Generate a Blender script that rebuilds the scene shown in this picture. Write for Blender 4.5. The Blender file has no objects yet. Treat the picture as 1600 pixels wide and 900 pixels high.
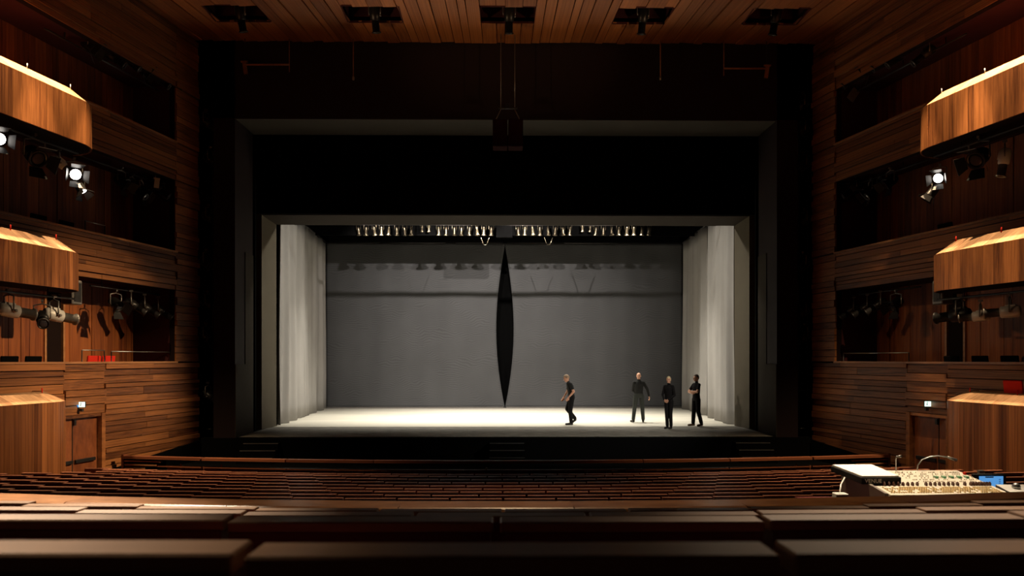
import bpy, bmesh, math, random
from mathutils import Vector, Matrix, Euler
random.seed(7)
SC = bpy.context.scene
COL = SC.collection
PI = math.pi

# ---------------------------------------------------------------- camera
F = 1250.0; THETA = 0.0136; HY = 561.0; CX, CZ = -0.17, 2.2
cam_d = bpy.data.cameras.new('camera'); cam = bpy.data.objects.new('camera', cam_d); COL.objects.link(cam)
cam.location = (CX, 0, CZ); cam.rotation_euler = (PI/2, 0, -THETA)
cam_d.sensor_width = 36; cam_d.lens = 36*F/1600; cam_d.shift_y = (HY-450)/1600
cam_d.clip_start = 0.05; cam_d.clip_end = 200
cam_d.dof.use_dof = True; cam_d.dof.focus_distance = 22; cam_d.dof.aperture_fstop = 5.6
SC.camera = cam
# ---------------------------------------------------------------- world and exposure
w = bpy.data.worlds.new('world'); SC.world = w; w.use_nodes = True
w.node_tree.nodes['Background'].inputs[0].default_value = (0.9, 0.42, 0.25, 1)
w.node_tree.nodes['Background'].inputs[1].default_value = 0.004
SC.view_settings.view_transform = 'Standard'; SC.view_settings.look = 'None'
SC.view_settings.exposure = 0.0; SC.view_settings.gamma = 1.0
SC.view_settings.use_curve_mapping = False
# ---------------------------------------------------------------- lights
def aim_rot(d):
    return Vector(d).to_track_quat('-Z', 'Y').to_euler()
def spot(name, loc, target, power, angle, blend, color, size=0.1):
    l = bpy.data.lights.new(name, 'SPOT'); l.energy = power; l.spot_size = math.radians(angle); l.spot_blend = blend
    l.color = color; l.shadow_soft_size = size
    o = bpy.data.objects.new(name, l); COL.objects.link(o); o.location = loc
    o.rotation_euler = aim_rot(Vector(target)-Vector(loc)); return o
WARM = (1.0, 0.72, 0.42); CREAM = (1.0, 0.93, 0.80); TUNG = (1.0, 0.80, 0.56)
# lamps on the stage bars, out of sight behind the portal header
for i, x in enumerate((-4.6, -2.8, -0.95, 0.95, 2.8, 4.6)):
    spot('stage_wash_light', (x, 29.6, 7.35), (x*1.12, 30.2, 0), 2000, 90, 1.0, CREAM, 0.3)
for i, x in enumerate((-4.6, -1.9, 0.7, 3.2)):
    spot('stage_back_light', (x, 27.1, 7.14), (x*0.9, 35.7, 3.6), (900, 1900, 1900, 700)[i], 74, 0.6, (1.0, 0.90, 0.82), 0.012)
for s in (-1, 1):
    spot('stage_side_light', (-s*6.0, 27.6, 7.9), (s*7.6, 27.6, 4.0), 4200, 38, 1.0, CREAM, 0.1)
# front light from the right balcony onto the stage edge
spot('balcony_front_light', (7.9, 16.3, 6.2), (1.5, 25.2, 0.4), 2600, 46, 0.8, CREAM, 0.05)
# house lights: ceiling downlights over the side balconies
for s in (-1, 1):
    spot('house_rim_light', (s*8.72, 14.9, 10.9), (s*9.05, 14.9, 7.5), 7500, 84, 0.7, WARM, 0.05)
    for y in (13.8, 15.3, 16.8):
        c = 8.63+0.188*(22.4-y)-1.02
        spot('house_down_light', (s*(c-1.1), y-0.3, 10.9), (s*(c+0.15), y, 3.2), 3600 if s < 0 else 3300, 20, 0.6, WARM, 0.05)
# spotlight at the top of the hall, aimed across at the lower wall and box
spot('hall_cross_light', (7.2, 14.5, 10.5), (-9.6, 18.2, 1.0), 15000, 24, 0.9, WARM, 0.03)
spot('hall_cross_light', (-7.2, 14.5, 10.5), (9.6, 18.0, 1.2), 1500, 26, 0.9, WARM, 0.05)
# added unseen spots below the topmost balconies, brightening the ceiling
for s in (-1, 1):
    spot('added_up_light', (s*7.9, 16.3, 6.1), (s*1.2, 20.2, 11.0), 650, 44, 1.0, (1.0, 0.68, 0.38), 0.08)
# house lamps out of sight high over the stalls, one spot added
spot('unseen_hall_spot', (-6.0, 11.5, 10.9), (-3.5, 3.2, 1.6), 21000, 23, 0.5, TUNG, 0.12)
spot('unseen_hall_spot', (-6.5, 8.0, 10.9), (-1.25, 1.15, 1.95), 9000, 7.5, 0.7, TUNG, 0.1)  # added spot, brightens the left seat caps of the two nearest rows
spot('unseen_hall_spot', (4.6, 11.5, 10.9), (3.7, 7.4, 1.0), 9000, 13, 0.7, TUNG, 0.12)
spot('unseen_hall_spot', (4.2, 11.0, 10.9), (2.2, 1.9, 1.8), 8500, 19, 0.8, TUNG, 0.12)
spot('unseen_hall_spot', (0, 9.6, 10.9), (0, 8.8, 0), 2300, 56, 0.6, WARM, 0.2)

# ================================================================ helpers
def P(px, py, Y):
    r = (px-800)/F; u = (HY-py)/F
    x = r*math.cos(THETA)+math.sin(THETA); y = math.cos(THETA)-r*math.sin(THETA)
    return Vector((CX+x/y*Y, Y, CZ+u/y*Y))
def link(o, parent=None):
    COL.objects.link(o)
    if parent is not None: o.parent = parent
    return o
def tag(o, label=None, cat=None, group=None, kind=None):
    if label: o['label'] = label
    if cat: o['category'] = cat
    if group: o['group'] = group
    if kind: o['kind'] = kind
    return o
def empty(name, loc=(0, 0, 0), rz=0, label=None, cat=None, group=None, kind=None):
    o = bpy.data.objects.new(name, None); link(o); o.location = loc; o.rotation_euler = (0, 0, rz)
    o.empty_display_size = 0.1
    return tag(o, label, cat, group, kind)

class MB:
    def __init__(s): s.v = []; s.f = []; s.m = []; s.sm = []
    def add(s, vs, fs, mi=0, smooth=False):
        n = len(s.v); s.v += [tuple(v) for v in vs]
        for f in fs: s.f.append(tuple(i+n for i in f)); s.m.append(mi); s.sm.append(smooth)
        return s
    def box(s, c, d, rot=None, mi=0):
        c = Vector(c); hx, hy, hz = d[0]/2, d[1]/2, d[2]/2
        vs = [Vector((x, y, z)) for x in (-hx, hx) for y in (-hy, hy) for z in (-hz, hz)]
        if rot is not None:
            R = rot if isinstance(rot, Matrix) else Euler(rot).to_matrix()
            vs = [R @ v for v in vs]
        return s.add([v+c for v in vs], [(0,1,3,2),(4,6,7,5),(0,4,5,1),(2,3,7,6),(0,2,6,4),(1,5,7,3)], mi)
    def bb(s, x0, x1, y0, y1, z0, z1, mi=0):
        return s.box(((x0+x1)/2, (y0+y1)/2, (z0+z1)/2), (abs(x1-x0), abs(y1-y0), abs(z1-z0)), None, mi)
    def quadprism(s, pts_a, pts_b, mi=0):          # two loops of n points, closed both ends
        n = len(pts_a)
        fs = [tuple(range(n))[::-1], tuple(range(n, 2*n))]
        for i in range(n): j = (i+1) % n; fs.append((i, j, n+j, n+i))
        return s.add(list(pts_a)+list(pts_b), fs, mi)
    def prism(s, poly, z0, z1, mi=0):
        return s.quadprism([(x, y, z0) for x, y in poly], [(x, y, z1) for x, y in poly], mi)
    def tube(s, pts, r, n=8, mi=0, cap=True):
        pts = [Vector(p) for p in pts]; rs = r if isinstance(r, (list, tuple)) else [r]*len(pts)
        vs = []; fs = []; up = None
        for i, p in enumerate(pts):
            t = (pts[min(i+1, len(pts)-1)]-pts[max(i-1, 0)]).normalized()
            if up is None: up = t.orthogonal().normalized()
            up = (up-t*up.dot(t)); up = up.normalized() if up.length > 1e-6 else t.orthogonal().normalized()
            b = t.cross(up)
            for k in range(n):
                a = 2*PI*k/n; vs.append(p+(up*math.cos(a)+b*math.sin(a))*rs[i])
        for i in range(len(pts)-1):
            for k in range(n):
                j = (k+1) % n; fs.append((i*n+k, i*n+j, (i+1)*n+j, (i+1)*n+k))
        s.add(vs, fs, mi, True)
        if cap:
            m = len(vs); base = len(s.v)-m
            s.f += [tuple(base+k for k in range(n))[::-1], tuple(base+m-n+k for k in range(n))]; s.m += [mi, mi]; s.sm += [False, False]
        return s
    def lathe(s, prof, n=14, mi=0, axis='Z', o=(0, 0, 0), smooth=True):
        vs = []; fs = []; o = Vector(o)
        for z, r in prof:
            for k in range(n):
                a = 2*PI*k/n
                p = (r*math.cos(a), r*math.sin(a), z)
                if axis == 'X': p = (p[2], p[0], p[1])
                elif axis == 'Y': p = (p[0], p[2], p[1])
                vs.append(o+Vector(p))
        for i in range(len(prof)-1):
            for k in range(n):
                j = (k+1) % n; fs.append((i*n+k, i*n+j, (i+1)*n+j, (i+1)*n+k))
        s.add(vs, fs, mi, smooth)
        m = len(vs); base = len(s.v)-m
        s.f += [tuple(base+k for k in range(n))[::-1], tuple(base+m-n+k for k in range(n))]; s.m += [mi, mi]; s.sm += [False, False]
        return s
    def mesh(s, name, mats, bevel=0, fix=True):
        me = bpy.data.meshes.new(name); me.from_pydata(s.v, [], s.f)
        mats = mats if isinstance(mats, (list, tuple)) else [mats]
        for m in mats: me.materials.append(m)
        for p, mi, sm in zip(me.polygons, s.m, s.sm): p.material_index = mi; p.use_smooth = sm
        if bevel or fix:
            bm = bmesh.new(); bm.from_mesh(me)
            if fix: bmesh.ops.recalc_face_normals(bm, faces=bm.faces)
            if bevel: bmesh.ops.bevel(bm, geom=bm.edges[:], offset=bevel, segments=1, affect='EDGES', profile=0.5)
            bm.to_mesh(me); bm.free()
        return me
    def build(s, name, mats, parent=None, bevel=0):
        return link(bpy.data.objects.new(name, s.mesh(name, mats, bevel)), parent)
def inst(name, me, parent, loc, rot=(0, 0, 0), sc=(1, 1, 1)):
    o = bpy.data.objects.new(name, me); link(o, parent); o.location = loc; o.rotation_euler = rot; o.scale = sc; return o
ORD = 'zeroth first second third fourth fifth sixth seventh eighth ninth tenth eleventh twelfth thirteenth fourteenth fifteenth sixteenth seventeenth eighteenth nineteenth'.split()
def nth(n):
    if n < 20: return ORD[n]
    t, u = divmod(n, 10); T = {2: 'twent', 3: 'thirt', 4: 'fort'}[t]
    return T+'ieth' if u == 0 else T+'y-'+ORD[u]

# ================================================================ materials
def newmat(name):
    m = bpy.data.materials.new(name); m.use_nodes = True
    return m, m.node_tree.nodes, m.node_tree.links, m.node_tree.nodes['Principled BSDF']
def plain(name, c, rough=0.6, metal=0.0, spec=0.5, var=0.12, scale=6.0, bump=0.0):
    m, N, L, b = newmat(name)
    tc = N.new('ShaderNodeTexCoord'); no = N.new('ShaderNodeTexNoise'); no.inputs['Scale'].default_value = scale
    no.inputs['Detail'].default_value = 4
    L.new(tc.outputs['Object'], no.inputs['Vector'])
    mr = N.new('ShaderNodeMapRange'); mr.inputs[3].default_value = 1-var; mr.inputs[4].default_value = 1+var
    L.new(no.outputs[0], mr.inputs[0])
    mx = N.new('ShaderNodeVectorMath'); mx.operation = 'SCALE'; mx.inputs[0].default_value = c
    L.new(mr.outputs[0], mx.inputs['Scale']); L.new(mx.outputs[0], b.inputs['Base Color'])
    b.inputs['Roughness'].default_value = rough; b.inputs['Metallic'].default_value = metal
    b.inputs['Specular IOR Level'].default_value = spec
    if bump:
        bp = N.new('ShaderNodeBump'); bp.inputs['Strength'].default_value = bump; L.new(no.outputs[0], bp.inputs['Height'])
        L.new(bp.outputs[0], b.inputs['Normal'])
    return m
def emis(name, c, strength):
    m, N, L, b = newmat(name); b.inputs['Base Color'].default_value = (*c, 1)
    b.inputs['Emission Color'].default_value = (*c, 1); b.inputs['Emission Strength'].default_value = strength; return m
def wood(name, dark, light, rough=0.45, freq=(3, 6, 6), spec=0.4, bump=0.15):
    """Grain runs along local x of every board; each board has its own tone."""
    m, N, L, b = newmat(name)
    tc = N.new('ShaderNodeTexCoord'); oi = N.new('ShaderNodeObjectInfo')
    off = N.new('ShaderNodeMath'); off.operation = 'MULTIPLY'; off.inputs[1].default_value = 71.0
    L.new(oi.outputs['Random'], off.inputs[0])
    cb = N.new('ShaderNodeCombineXYZ'); L.new(off.outputs[0], cb.inputs[0]); L.new(off.outputs[0], cb.inputs[1])
    ml = N.new('ShaderNodeVectorMath'); ml.operation = 'MULTIPLY'; ml.inputs[1].default_value = freq
    L.new(tc.outputs['Object'], ml.inputs[0])
    ad = N.new('ShaderNodeVectorMath'); ad.operation = 'ADD'; L.new(ml.outputs[0], ad.inputs[0]); L.new(cb.outputs[0], ad.inputs[1])
    n1 = N.new('ShaderNodeTexNoise'); n1.inputs['Scale'].default_value = 1.0; n1.inputs['Detail'].default_value = 6
    n1.inputs['Roughness'].default_value = 0.65; L.new(ad.outputs[0], n1.inputs['Vector'])
    mixf = N.new('ShaderNodeMath'); mixf.operation = 'MULTIPLY_ADD'; mixf.inputs[1].default_value = 0.55
    L.new(oi.outputs['Random'], mixf.inputs[0])
    mr = N.new('ShaderNodeMapRange'); mr.inputs[1].default_value = 0.30; mr.inputs[2].default_value = 0.70
    mr.inputs[3].default_value = -0.18; mr.inputs[4].default_value = 0.62
    L.new(n1.outputs[0], mr.inputs[0]); L.new(mr.outputs[0], mixf.inputs[2])
    cr = N.new('ShaderNodeValToRGB'); cr.color_ramp.elements[0].color = (*dark, 1); cr.color_ramp.elements[1].color = (*light, 1)
    L.new(mixf.outputs[0], cr.inputs[0]); L.new(cr.outputs[0], b.inputs['Base Color'])
    b.inputs['Roughness'].default_value = rough; b.inputs['Specular IOR Level'].default_value = spec
    bp = N.new('ShaderNodeBump'); bp.inputs['Strength'].default_value = bump; bp.inputs['Distance'].default_value = 0.02
    L.new(n1.outputs[0], bp.inputs['Height']); L.new(bp.outputs[0], b.inputs['Normal'])
    return m
M = {}
M['wall'] = wood('wall_wood', (0.055, 0.015, 0.005), (0.38, 0.145, 0.045), 0.45, (2.2, 5, 7))
M['ceil'] = wood('ceiling_wood', (0.15, 0.045, 0.012), (0.42, 0.155, 0.045), 0.5, (1.6, 11, 5))
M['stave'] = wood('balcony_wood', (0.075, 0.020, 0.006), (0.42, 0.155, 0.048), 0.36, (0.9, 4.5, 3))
M['cap'] = wood('balcony_cap_wood', (0.28, 0.14, 0.07), (0.56, 0.33, 0.18), 0.4, (2, 4, 3))  # lighter finish than the staves, partly overhead light put into the colour
M['box'] = wood('box_wood', (0.10, 0.020, 0.008), (0.40, 0.12, 0.030), 0.5, (1.5, 4, 3))
M['door'] = wood('door_wood', (0.14, 0.040, 0.015), (0.30, 0.10, 0.035), 0.4, (9, 1.2, 3))
M['rail'] = wood('rail_wood', (0.20, 0.075, 0.028), (0.46, 0.21, 0.085), 0.28, (5, 9, 9), 0.5, 0.05)
M['seat_cap'] = wood('seat_cap_wood', (0.20, 0.10, 0.052), (0.33, 0.175, 0.095), 0.34, (4, 12, 12), 0.5, 0.05)
M['seat_back'] = wood('seat_back_wood', (0.050, 0.007, 0.006), (0.12, 0.014, 0.010), 0.42, (3, 9, 9), 0.4, 0.05)
M['stalls_cap'] = wood('stalls_cap_wood', (0.20, 0.070, 0.040), (0.38, 0.15, 0.085), 0.34, (4, 12, 12), 0.5, 0.05)
M['seat_red'] = plain('seat_fabric', (0.16, 0.012, 0.010), 0.9, 0, 0.2)
M['parapet'] = wood('parapet_wood', (0.10, 0.028, 0.014), (0.26, 0.085, 0.035), 0.4, (4, 9, 9))
M['black'] = plain('black_masking', (0.0022, 0.0022, 0.0022), 0.95, 0, 0.05)
M['blackpaint'] = plain('black_paint', (0.010, 0.010, 0.010), 0.6, 0, 0.3)
M['dark'] = plain('dark_backing', (0.012, 0.006, 0.005), 0.9, 0, 0.1)
M['pros'] = plain('proscenium_paint', (0.010, 0.0025, 0.0025), 0.7, 0, 0.3, 0.2, 1.5)
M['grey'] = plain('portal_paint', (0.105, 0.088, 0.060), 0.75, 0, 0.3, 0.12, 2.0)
M['reveal'] = plain('reveal_paint', (0.036, 0.029, 0.020), 0.8, 0, 0.2, 0.15, 2.0)
M['redbox'] = plain('recess_paint', (0.055, 0.012, 0.012), 0.8, 0, 0.2)
M['carpet'] = plain('stalls_carpet', (0.020, 0.009, 0.007), 0.95, 0, 0.1, 0.2, 30)
M['lamp'] = plain('lamp_black_metal', (0.022, 0.020, 0.020), 0.38, 0.4, 0.5)
M['lampgrey'] = plain('lamp_grey_metal', (0.23, 0.215, 0.20), 0.35, 0.6, 0.5)
M['lampwhite'] = plain('lamp_pale_housing', (0.62, 0.60, 0.56), 0.42, 0.1, 0.5, 0.05)
M['brass'] = plain('lamp_warm_metal', (0.13, 0.105, 0.07), 0.28, 0.9, 0.5)
M['steel'] = plain('steel', (0.42, 0.41, 0.40), 0.35, 0.9, 0.5)
M['glass'] = plain('lamp_glass', (0.05, 0.05, 0.06), 0.08, 0.0, 0.8)
M['lit'] = emis('lit_lens', (1.0, 0.93, 0.84), 9.0)
M['white'] = plain('white_plastic', (0.75, 0.74, 0.70), 0.5)
M['sign'] = emis('exit_sign_face', (0.62, 1.0, 0.86), 2.2)
M['signblue'] = emis('exit_sign_side', (0.05, 0.28, 0.75), 0.9)
M['screen'] = emis('screen_blue', (0.10, 0.33, 0.72), 0.9)
M['red'] = plain('red_fabric', (0.62, 0.025, 0.012), 0.85, 0, 0.2)
M['paper'] = plain('paper', (0.86, 0.82, 0.78), 0.8, 0, 0.2, 0.03)
M['console'] = plain('console_panel', (0.56, 0.50, 0.41), 0.5, 0.1, 0.4, 0.2, 40)
M['consoleside'] = plain('console_cheek', (0.13, 0.10, 0.075), 0.5)
M['key'] = plain('console_key', (0.70, 0.52, 0.25), 0.5)
M['keygreen'] = plain('console_green', (0.16, 0.42, 0.24), 0.5)
M['brown'] = plain('fader_cap', (0.10, 0.035, 0.02), 0.5)

def floor_mat():
    m, N, L, b = newmat('stage_dance_floor')
    tc = N.new('ShaderNodeTexCoord'); mp = N.new('ShaderNodeMapping'); mp.inputs['Scale'].default_value = (0.25, 2.2, 1)
    no = N.new('ShaderNodeTexNoise'); no.inputs['Scale'].default_value = 1.0; no.inputs['Detail'].default_value = 5
    L.new(tc.outputs['Object'], mp.inputs[0]); L.new(mp.outputs[0], no.inputs[0])
    cr = N.new('ShaderNodeValToRGB'); cr.color_ramp.elements[0].position = 0.3; cr.color_ramp.elements[1].position = 0.7
    cr.color_ramp.elements[0].color = (0.56, 0.53, 0.45, 1); cr.color_ramp.elements[1].color = (0.72, 0.69, 0.60, 1)
    L.new(no.outputs[0], cr.inputs[0]); L.new(cr.outputs[0], b.inputs['Base Color']); b.inputs['Roughness'].default_value = 0.6
    b.inputs['Specular IOR Level'].default_value = 0.2
    return m
M['stagefloor'] = floor_mat()
def apron_mat():
    m, N, L, b = newmat('stage_apron_boards')
    tc = N.new('ShaderNodeTexCoord'); mp = N.new('ShaderNodeMapping'); mp.inputs['Scale'].default_value = (2.0, 6.0, 1)
    no = N.new('ShaderNodeTexNoise'); no.inputs['Scale'].default_value = 1.2; no.inputs['Detail'].default_value = 8; no.inputs['Roughness'].default_value = 0.75
    L.new(tc.outputs['Object'], mp.inputs[0]); L.new(mp.outputs[0], no.inputs[0])
    cr = N.new('ShaderNodeValToRGB'); cr.color_ramp.elements[0].position = 0.35; cr.color_ramp.elements[1].position = 0.72
    cr.color_ramp.elements[0].color = (0.085, 0.080, 0.070, 1); cr.color_ramp.elements[1].color = (0.36, 0.335, 0.28, 1)
    L.new(no.outputs[0], cr.inputs[0]); L.new(cr.outputs[0], b.inputs['Base Color']); b.inputs['Roughness'].default_value = 0.7
    return m
M['apron'] = apron_mat()
def cloth_mat(name, c, wave=0.25, scale=9.0):
    m, N, L, b = newmat(name)
    tc = N.new('ShaderNodeTexCoord')
    wv = N.new('ShaderNodeTexWave'); wv.wave_type = 'BANDS'; wv.bands_direction = 'Z'; wv.inputs['Scale'].default_value = scale*0.32
    wv.inputs['Distortion'].default_value = 3.0; wv.inputs['Detail'].default_value = 2; wv.inputs['Detail Scale'].default_value = 0.6
    wn = N.new('ShaderNodeTexNoise'); wn.inputs['Scale'].default_value = 0.9; wn.inputs['Detail'].default_value = 2
    L.new(tc.outputs['Object'], wn.inputs[0])
    wa = N.new('ShaderNodeVectorMath'); wa.operation = 'MULTIPLY_ADD'; wa.inputs[1].default_value = (0.7, 0.7, 0.7)
    L.new(wn.outputs['Color'], wa.inputs[0]); L.new(tc.outputs['Object'], wa.inputs[2]); L.new(wa.outputs[0], wv.inputs[0])
    no = N.new('ShaderNodeTexNoise'); no.inputs['Scale'].default_value = 0.8; no.inputs['Detail'].default_value = 5
    L.new(tc.outputs['Object'], no.inputs[0])
    a = N.new('ShaderNodeMapRange'); a.inputs[3].default_value = 1-wave/2; a.inputs[4].default_value = 1+wave/2; L.new(wv.outputs[1], a.inputs[0])
    d = N.new('ShaderNodeMapRange'); d.inputs[3].default_value = 0.85; d.inputs[4].default_value = 1.15; L.new(no.outputs[0], d.inputs[0])
    mu = N.new('ShaderNodeMath'); mu.operation = 'MULTIPLY'; L.new(a.outputs[0], mu.inputs[0]); L.new(d.outputs[0], mu.inputs[1])
    sc = N.new('ShaderNodeVectorMath'); sc.operation = 'SCALE'; sc.inputs[0].default_value = c; L.new(mu.outputs[0], sc.inputs['Scale'])
    L.new(sc.outputs[0], b.inputs['Base Color']); b.inputs['Roughness'].default_value = 0.95; b.inputs['Specular IOR Level'].default_value = 0.1
    return m
M['backcloth'] = cloth_mat('back_curtain_cloth', (0.072, 0.073, 0.075), 0.22, 12.0)
M['sidecloth'] = cloth_mat('side_curtain_cloth', (0.34, 0.325, 0.31), 0.0, 3.0)

# ================================================================ room shell
S0 = 0.188; NRM = math.sqrt(1+S0*S0); YE = 22.4; XE = 8.63
def W(s, Y, off, z):                       # wall coordinates: along the wall, off = distance into the hall
    return Vector((s*(XE+S0*(YE-Y))-s*off/NRM, Y-S0*off/NRM, z))
def wrot(s): return math.atan2(1, -s*S0)   # heading of the wall (increasing Y) as rotation of local x
def wallY(s, px, off):                     # Y along the wall for a pixel column
    r = (px-800)/F; k = (r+THETA)/(1-r*THETA)
    # CX + k*yy = s*(XE+S0*(YE-Y)) - s*off/NRM ; yy = Y - S0*off/NRM
    A = s*(XE+S0*YE)-s*off/NRM-CX+k*S0*off/NRM
    return A/(k+s*S0)
SIDE = {-1: 'left', 1: 'right'}
cube = MB().box((0, 0, 0), (1, 1, 1)).mesh('board', M['wall'])
def board_mesh(name, mat): return MB().box((0, 0, 0), (1, 1, 1)).mesh(name, mat)
bm_wall = board_mesh('wall_board', M['wall']); bm_ceil = board_mesh('ceiling_board', M['ceil'])
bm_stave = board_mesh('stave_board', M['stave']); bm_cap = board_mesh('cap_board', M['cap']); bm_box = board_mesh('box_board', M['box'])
bm_rail = MB().box((0, 0, 0), (1, 1, 1)).mesh('rail_board', M['rail'])
bm_par = board_mesh('parapet_board', M['parapet'])

TIERS = [(2.13, 4.02), (5.05, 6.94), (7.955, 9.40)]
YO = 21.34; YN = 9.0; ZC = 11.0
def wallseg(mb, s, y0, y1, o0, o1, z0, z1, mi=0):
    a = [W(s, y0, o0, z0), W(s, y1, o0, z0), W(s, y1, o1, z0), W(s, y0, o1, z0)]
    mb.quadprism(a, [v+Vector((0, 0, z1-z0)) for v in a], mi)
DOORY = (17.30, 18.58)
for s in (-1, 1):
    nm = SIDE[s]
    mb = MB()
    wallseg(mb, s, YN, DOORY[0], -0.15, 0, -1.2, 2.10); wallseg(mb, s, DOORY[1], YE, -0.15, 0, -1.2, 2.10)
    wallseg(mb, s, DOORY[0], DOORY[1], -0.15, 0, 0.95, 2.10)
    wallseg(mb, s, YN, YO, -0.15, 0, 4.03, 5.02); wallseg(mb, s, YN, YO, -0.15, 0, 6.95, 7.93); wallseg(mb, s, YN, YO, -0.15, 0, 9.42, ZC)
    wallseg(mb, s, YO, YE, -0.15, 0, 2.10, ZC)
    wl = mb.build('wall_'+nm, M['dark']); tag(wl, kind='structure')
    # horizontal planks, uneven and proud of the backing
    def planks(y0, y1, z0, z1, rows, pieces, seed):
        rnd = random.Random(seed)
        zs = [z0]; 
        ws = [rnd.uniform(0.7, 1.35) for _ in range(rows)]; t = sum(ws)
        for q in ws: zs.append(zs[-1]+q/t*(z1-z0))
        for i in range(rows):
            cuts = [y0]
            if pieces > 1:
                L = (y1-y0)/pieces
                for k in range(1, pieces): cuts.append(y0+L*(k+rnd.uniform(-0.35, 0.35)))
            cuts.append(y1)
            pr = rnd.uniform(0.015, 0.085)
            for a, b in zip(cuts, cuts[1:]):
                th = pr+rnd.uniform(-0.006, 0.006)
                c = W(s, (a+b)/2, th/2, (zs[i]+zs[i+1])/2)
                inst('plank', bm_wall, wl, c, (0, 0, wrot(s)), ((b-a)*NRM-0.006, th, zs[i+1]-zs[i]-0.016))
    planks(DOORY[1], YE, -0.42, 2.10, 17, 2, 11+s); planks(14.2, DOORY[0], -1.0, 2.10, 18, 1, 21+s)
    planks(DOORY[0], DOORY[1], 0.97, 2.10, 6, 1, 31+s)
    planks(13.2, YO, 4.03, 5.03, 8, 3, 41+s); planks(13.2, YO, 6.95, 7.94, 8, 3, 51+s); planks(13.2, YO, 9.42, ZC, 10, 3, 61+s)
    for i, (a, b) in enumerate(TIERS): planks(YO, YE, a, b, 10 if i < 2 else 8, 1, 71+s+i)
    planks(YO, YE, 4.03, 5.03, 6, 1, 81+s); planks(YO, YE, 6.95, 7.94, 6, 1, 82+s); planks(YO, YE, 9.42, ZC, 8, 1, 83+s)
    for i, (z0, z1) in enumerate(TIERS):     # sill boards along the openings
        for k in range(3):
            a = 13.2+(YO-13.2)/3*k; b = a+(YO-13.2)/3
            inst('sill_board', bm_rail, wl, W(s, (a+b)/2, 0.0, z0-0.012), (0, 0, wrot(s)), ((b-a)*NRM-0.004, 0.20, 0.045))
    # box recesses
    for i, (z0, z1) in enumerate(TIERS):
        D = 1.25
        mb = MB()
        wallseg(mb, s, YN, YO+0.1, -D-0.12, -D, z0-0.9, z1+0.12)                    # back
        wallseg(mb, s, YO, YO+0.1, -D, -0.15, z0-0.9, z1+0.12, 1)                    # far end
        wallseg(mb, s, YN, YO, -D, -0.15, z0-0.95, z0-0.9); wallseg(mb, s, YN, YO, -D, -0.15, z1+0.06, z1+0.12, 1)
        bx = mb.build('wall_%s_box_%s' % (nm, ('lower', 'middle', 'upper')[i]), [M['dark'], M['redbox']]); tag(bx, kind='structure')
        y = 13.4; rnd = random.Random(100+i+s)
        dy = None
        if i == 0:                                                                   # dark doorway in the lower box
            ya, yb = sorted((wallY(-1, 67, -D), wallY(-1, 98, -D))); dy = (ya, yb)
        while y < YO-0.02:
            wd = min(rnd.uniform(0.16, 0.34), YO-y)
            if dy and y+wd > dy[0] and y < dy[1]:
                if y < dy[0]-0.05: wd = dy[0]-y
                else: y = dy[1]; continue
            th = rnd.uniform(0.015, 0.035)
            inst('board', bm_box, bx, W(s, y+wd/2, -D+th/2, (z0-0.85+z1+0.06)/2), (Matrix.Rotation(wrot(s), 3, 'Z') @ Matrix.Rotation(PI/2, 3, 'Y')).to_euler(), (z1-z0+0.9, th, wd*NRM-0.008))
            y += wd
        if dy:
            m2 = MB()
            for q in (dy[0]+0.02, dy[1]-0.02): wallseg(m2, s, q-0.03, q+0.03, -D, -D+0.06, z0-0.88, z1-0.05)
            m2.build('door_jamb', M['rail'], bx)
    # doorway
    dr = empty('door_%d' % (1 if s < 0 else 2), W(s, 17.95, -0.08, -1.05), wrot(s), kind='structure')
    def dpart(name, mat, y0, y1, o0, o1, z0, z1, parent=None, bevel=0):
        mb = MB(); mb.box((((y0+y1)/2-17.95)*NRM, s*((o0+o1)/2+0.08), (z0+z1)/2+1.05), ((y1-y0)*NRM, abs(o1-o0), z1-z0))
        return mb.build(name, mat, parent or dr, bevel)
    dpart('door_leaf', M['door'], 17.34, 17.66, -0.10, -0.06, -1.05, 0.90)
    dpart('door_leaf', M['door'], 17.67, 18.44, -0.10, -0.06, -1.05, 0.90)
    dpart('door_frame', M['wall'], 18.46, 18.58, -0.10, 0.06, -1.05, 0.97)
    dpart('door_frame', M['wall'], 17.26, 17.33, -0.10, 0.06, -1.05, 0.97)
    dpart('door_head', M['wall'], 17.30, 18.58, -0.10, 0.04, 0.90, 0.97)
    dpart('door_seam', M['blackpaint'], 17.655, 17.675, -0.07, -0.05, -1.05, 0.90)
    dpart('push_bar', M['lamp'], 17.36, 17.64, -0.05, 0.00, -0.10, -0.02, bevel=0.008)
    dpart('push_bar', M['lamp'], 17.72, 18.34, -0.05, 0.00, -0.10, -0.02, bevel=0.008)
    dpart('closer', M['lamp'], 17.66, 17.72, -0.05, 0.0, 0.74, 0.86)
    # black side of the orchestra pit under the planks
    a = [W(s, 18.72, 0.0, -1.2), W(s, YE, 0.0, -1.2), W(s, YE, 0.09, -1.2), W(s, 18.72, 0.09, -1.2)]
    hz = (-0.36, -0.06, -0.06, -0.36)
    mb = MB(); mb.quadprism(a, [Vector((v.x, v.y, h)) for v, h in zip(a, hz)])
    o = mb.build('wall_%s_pit_side' % nm, M['black']); tag(o, kind='structure')

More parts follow.
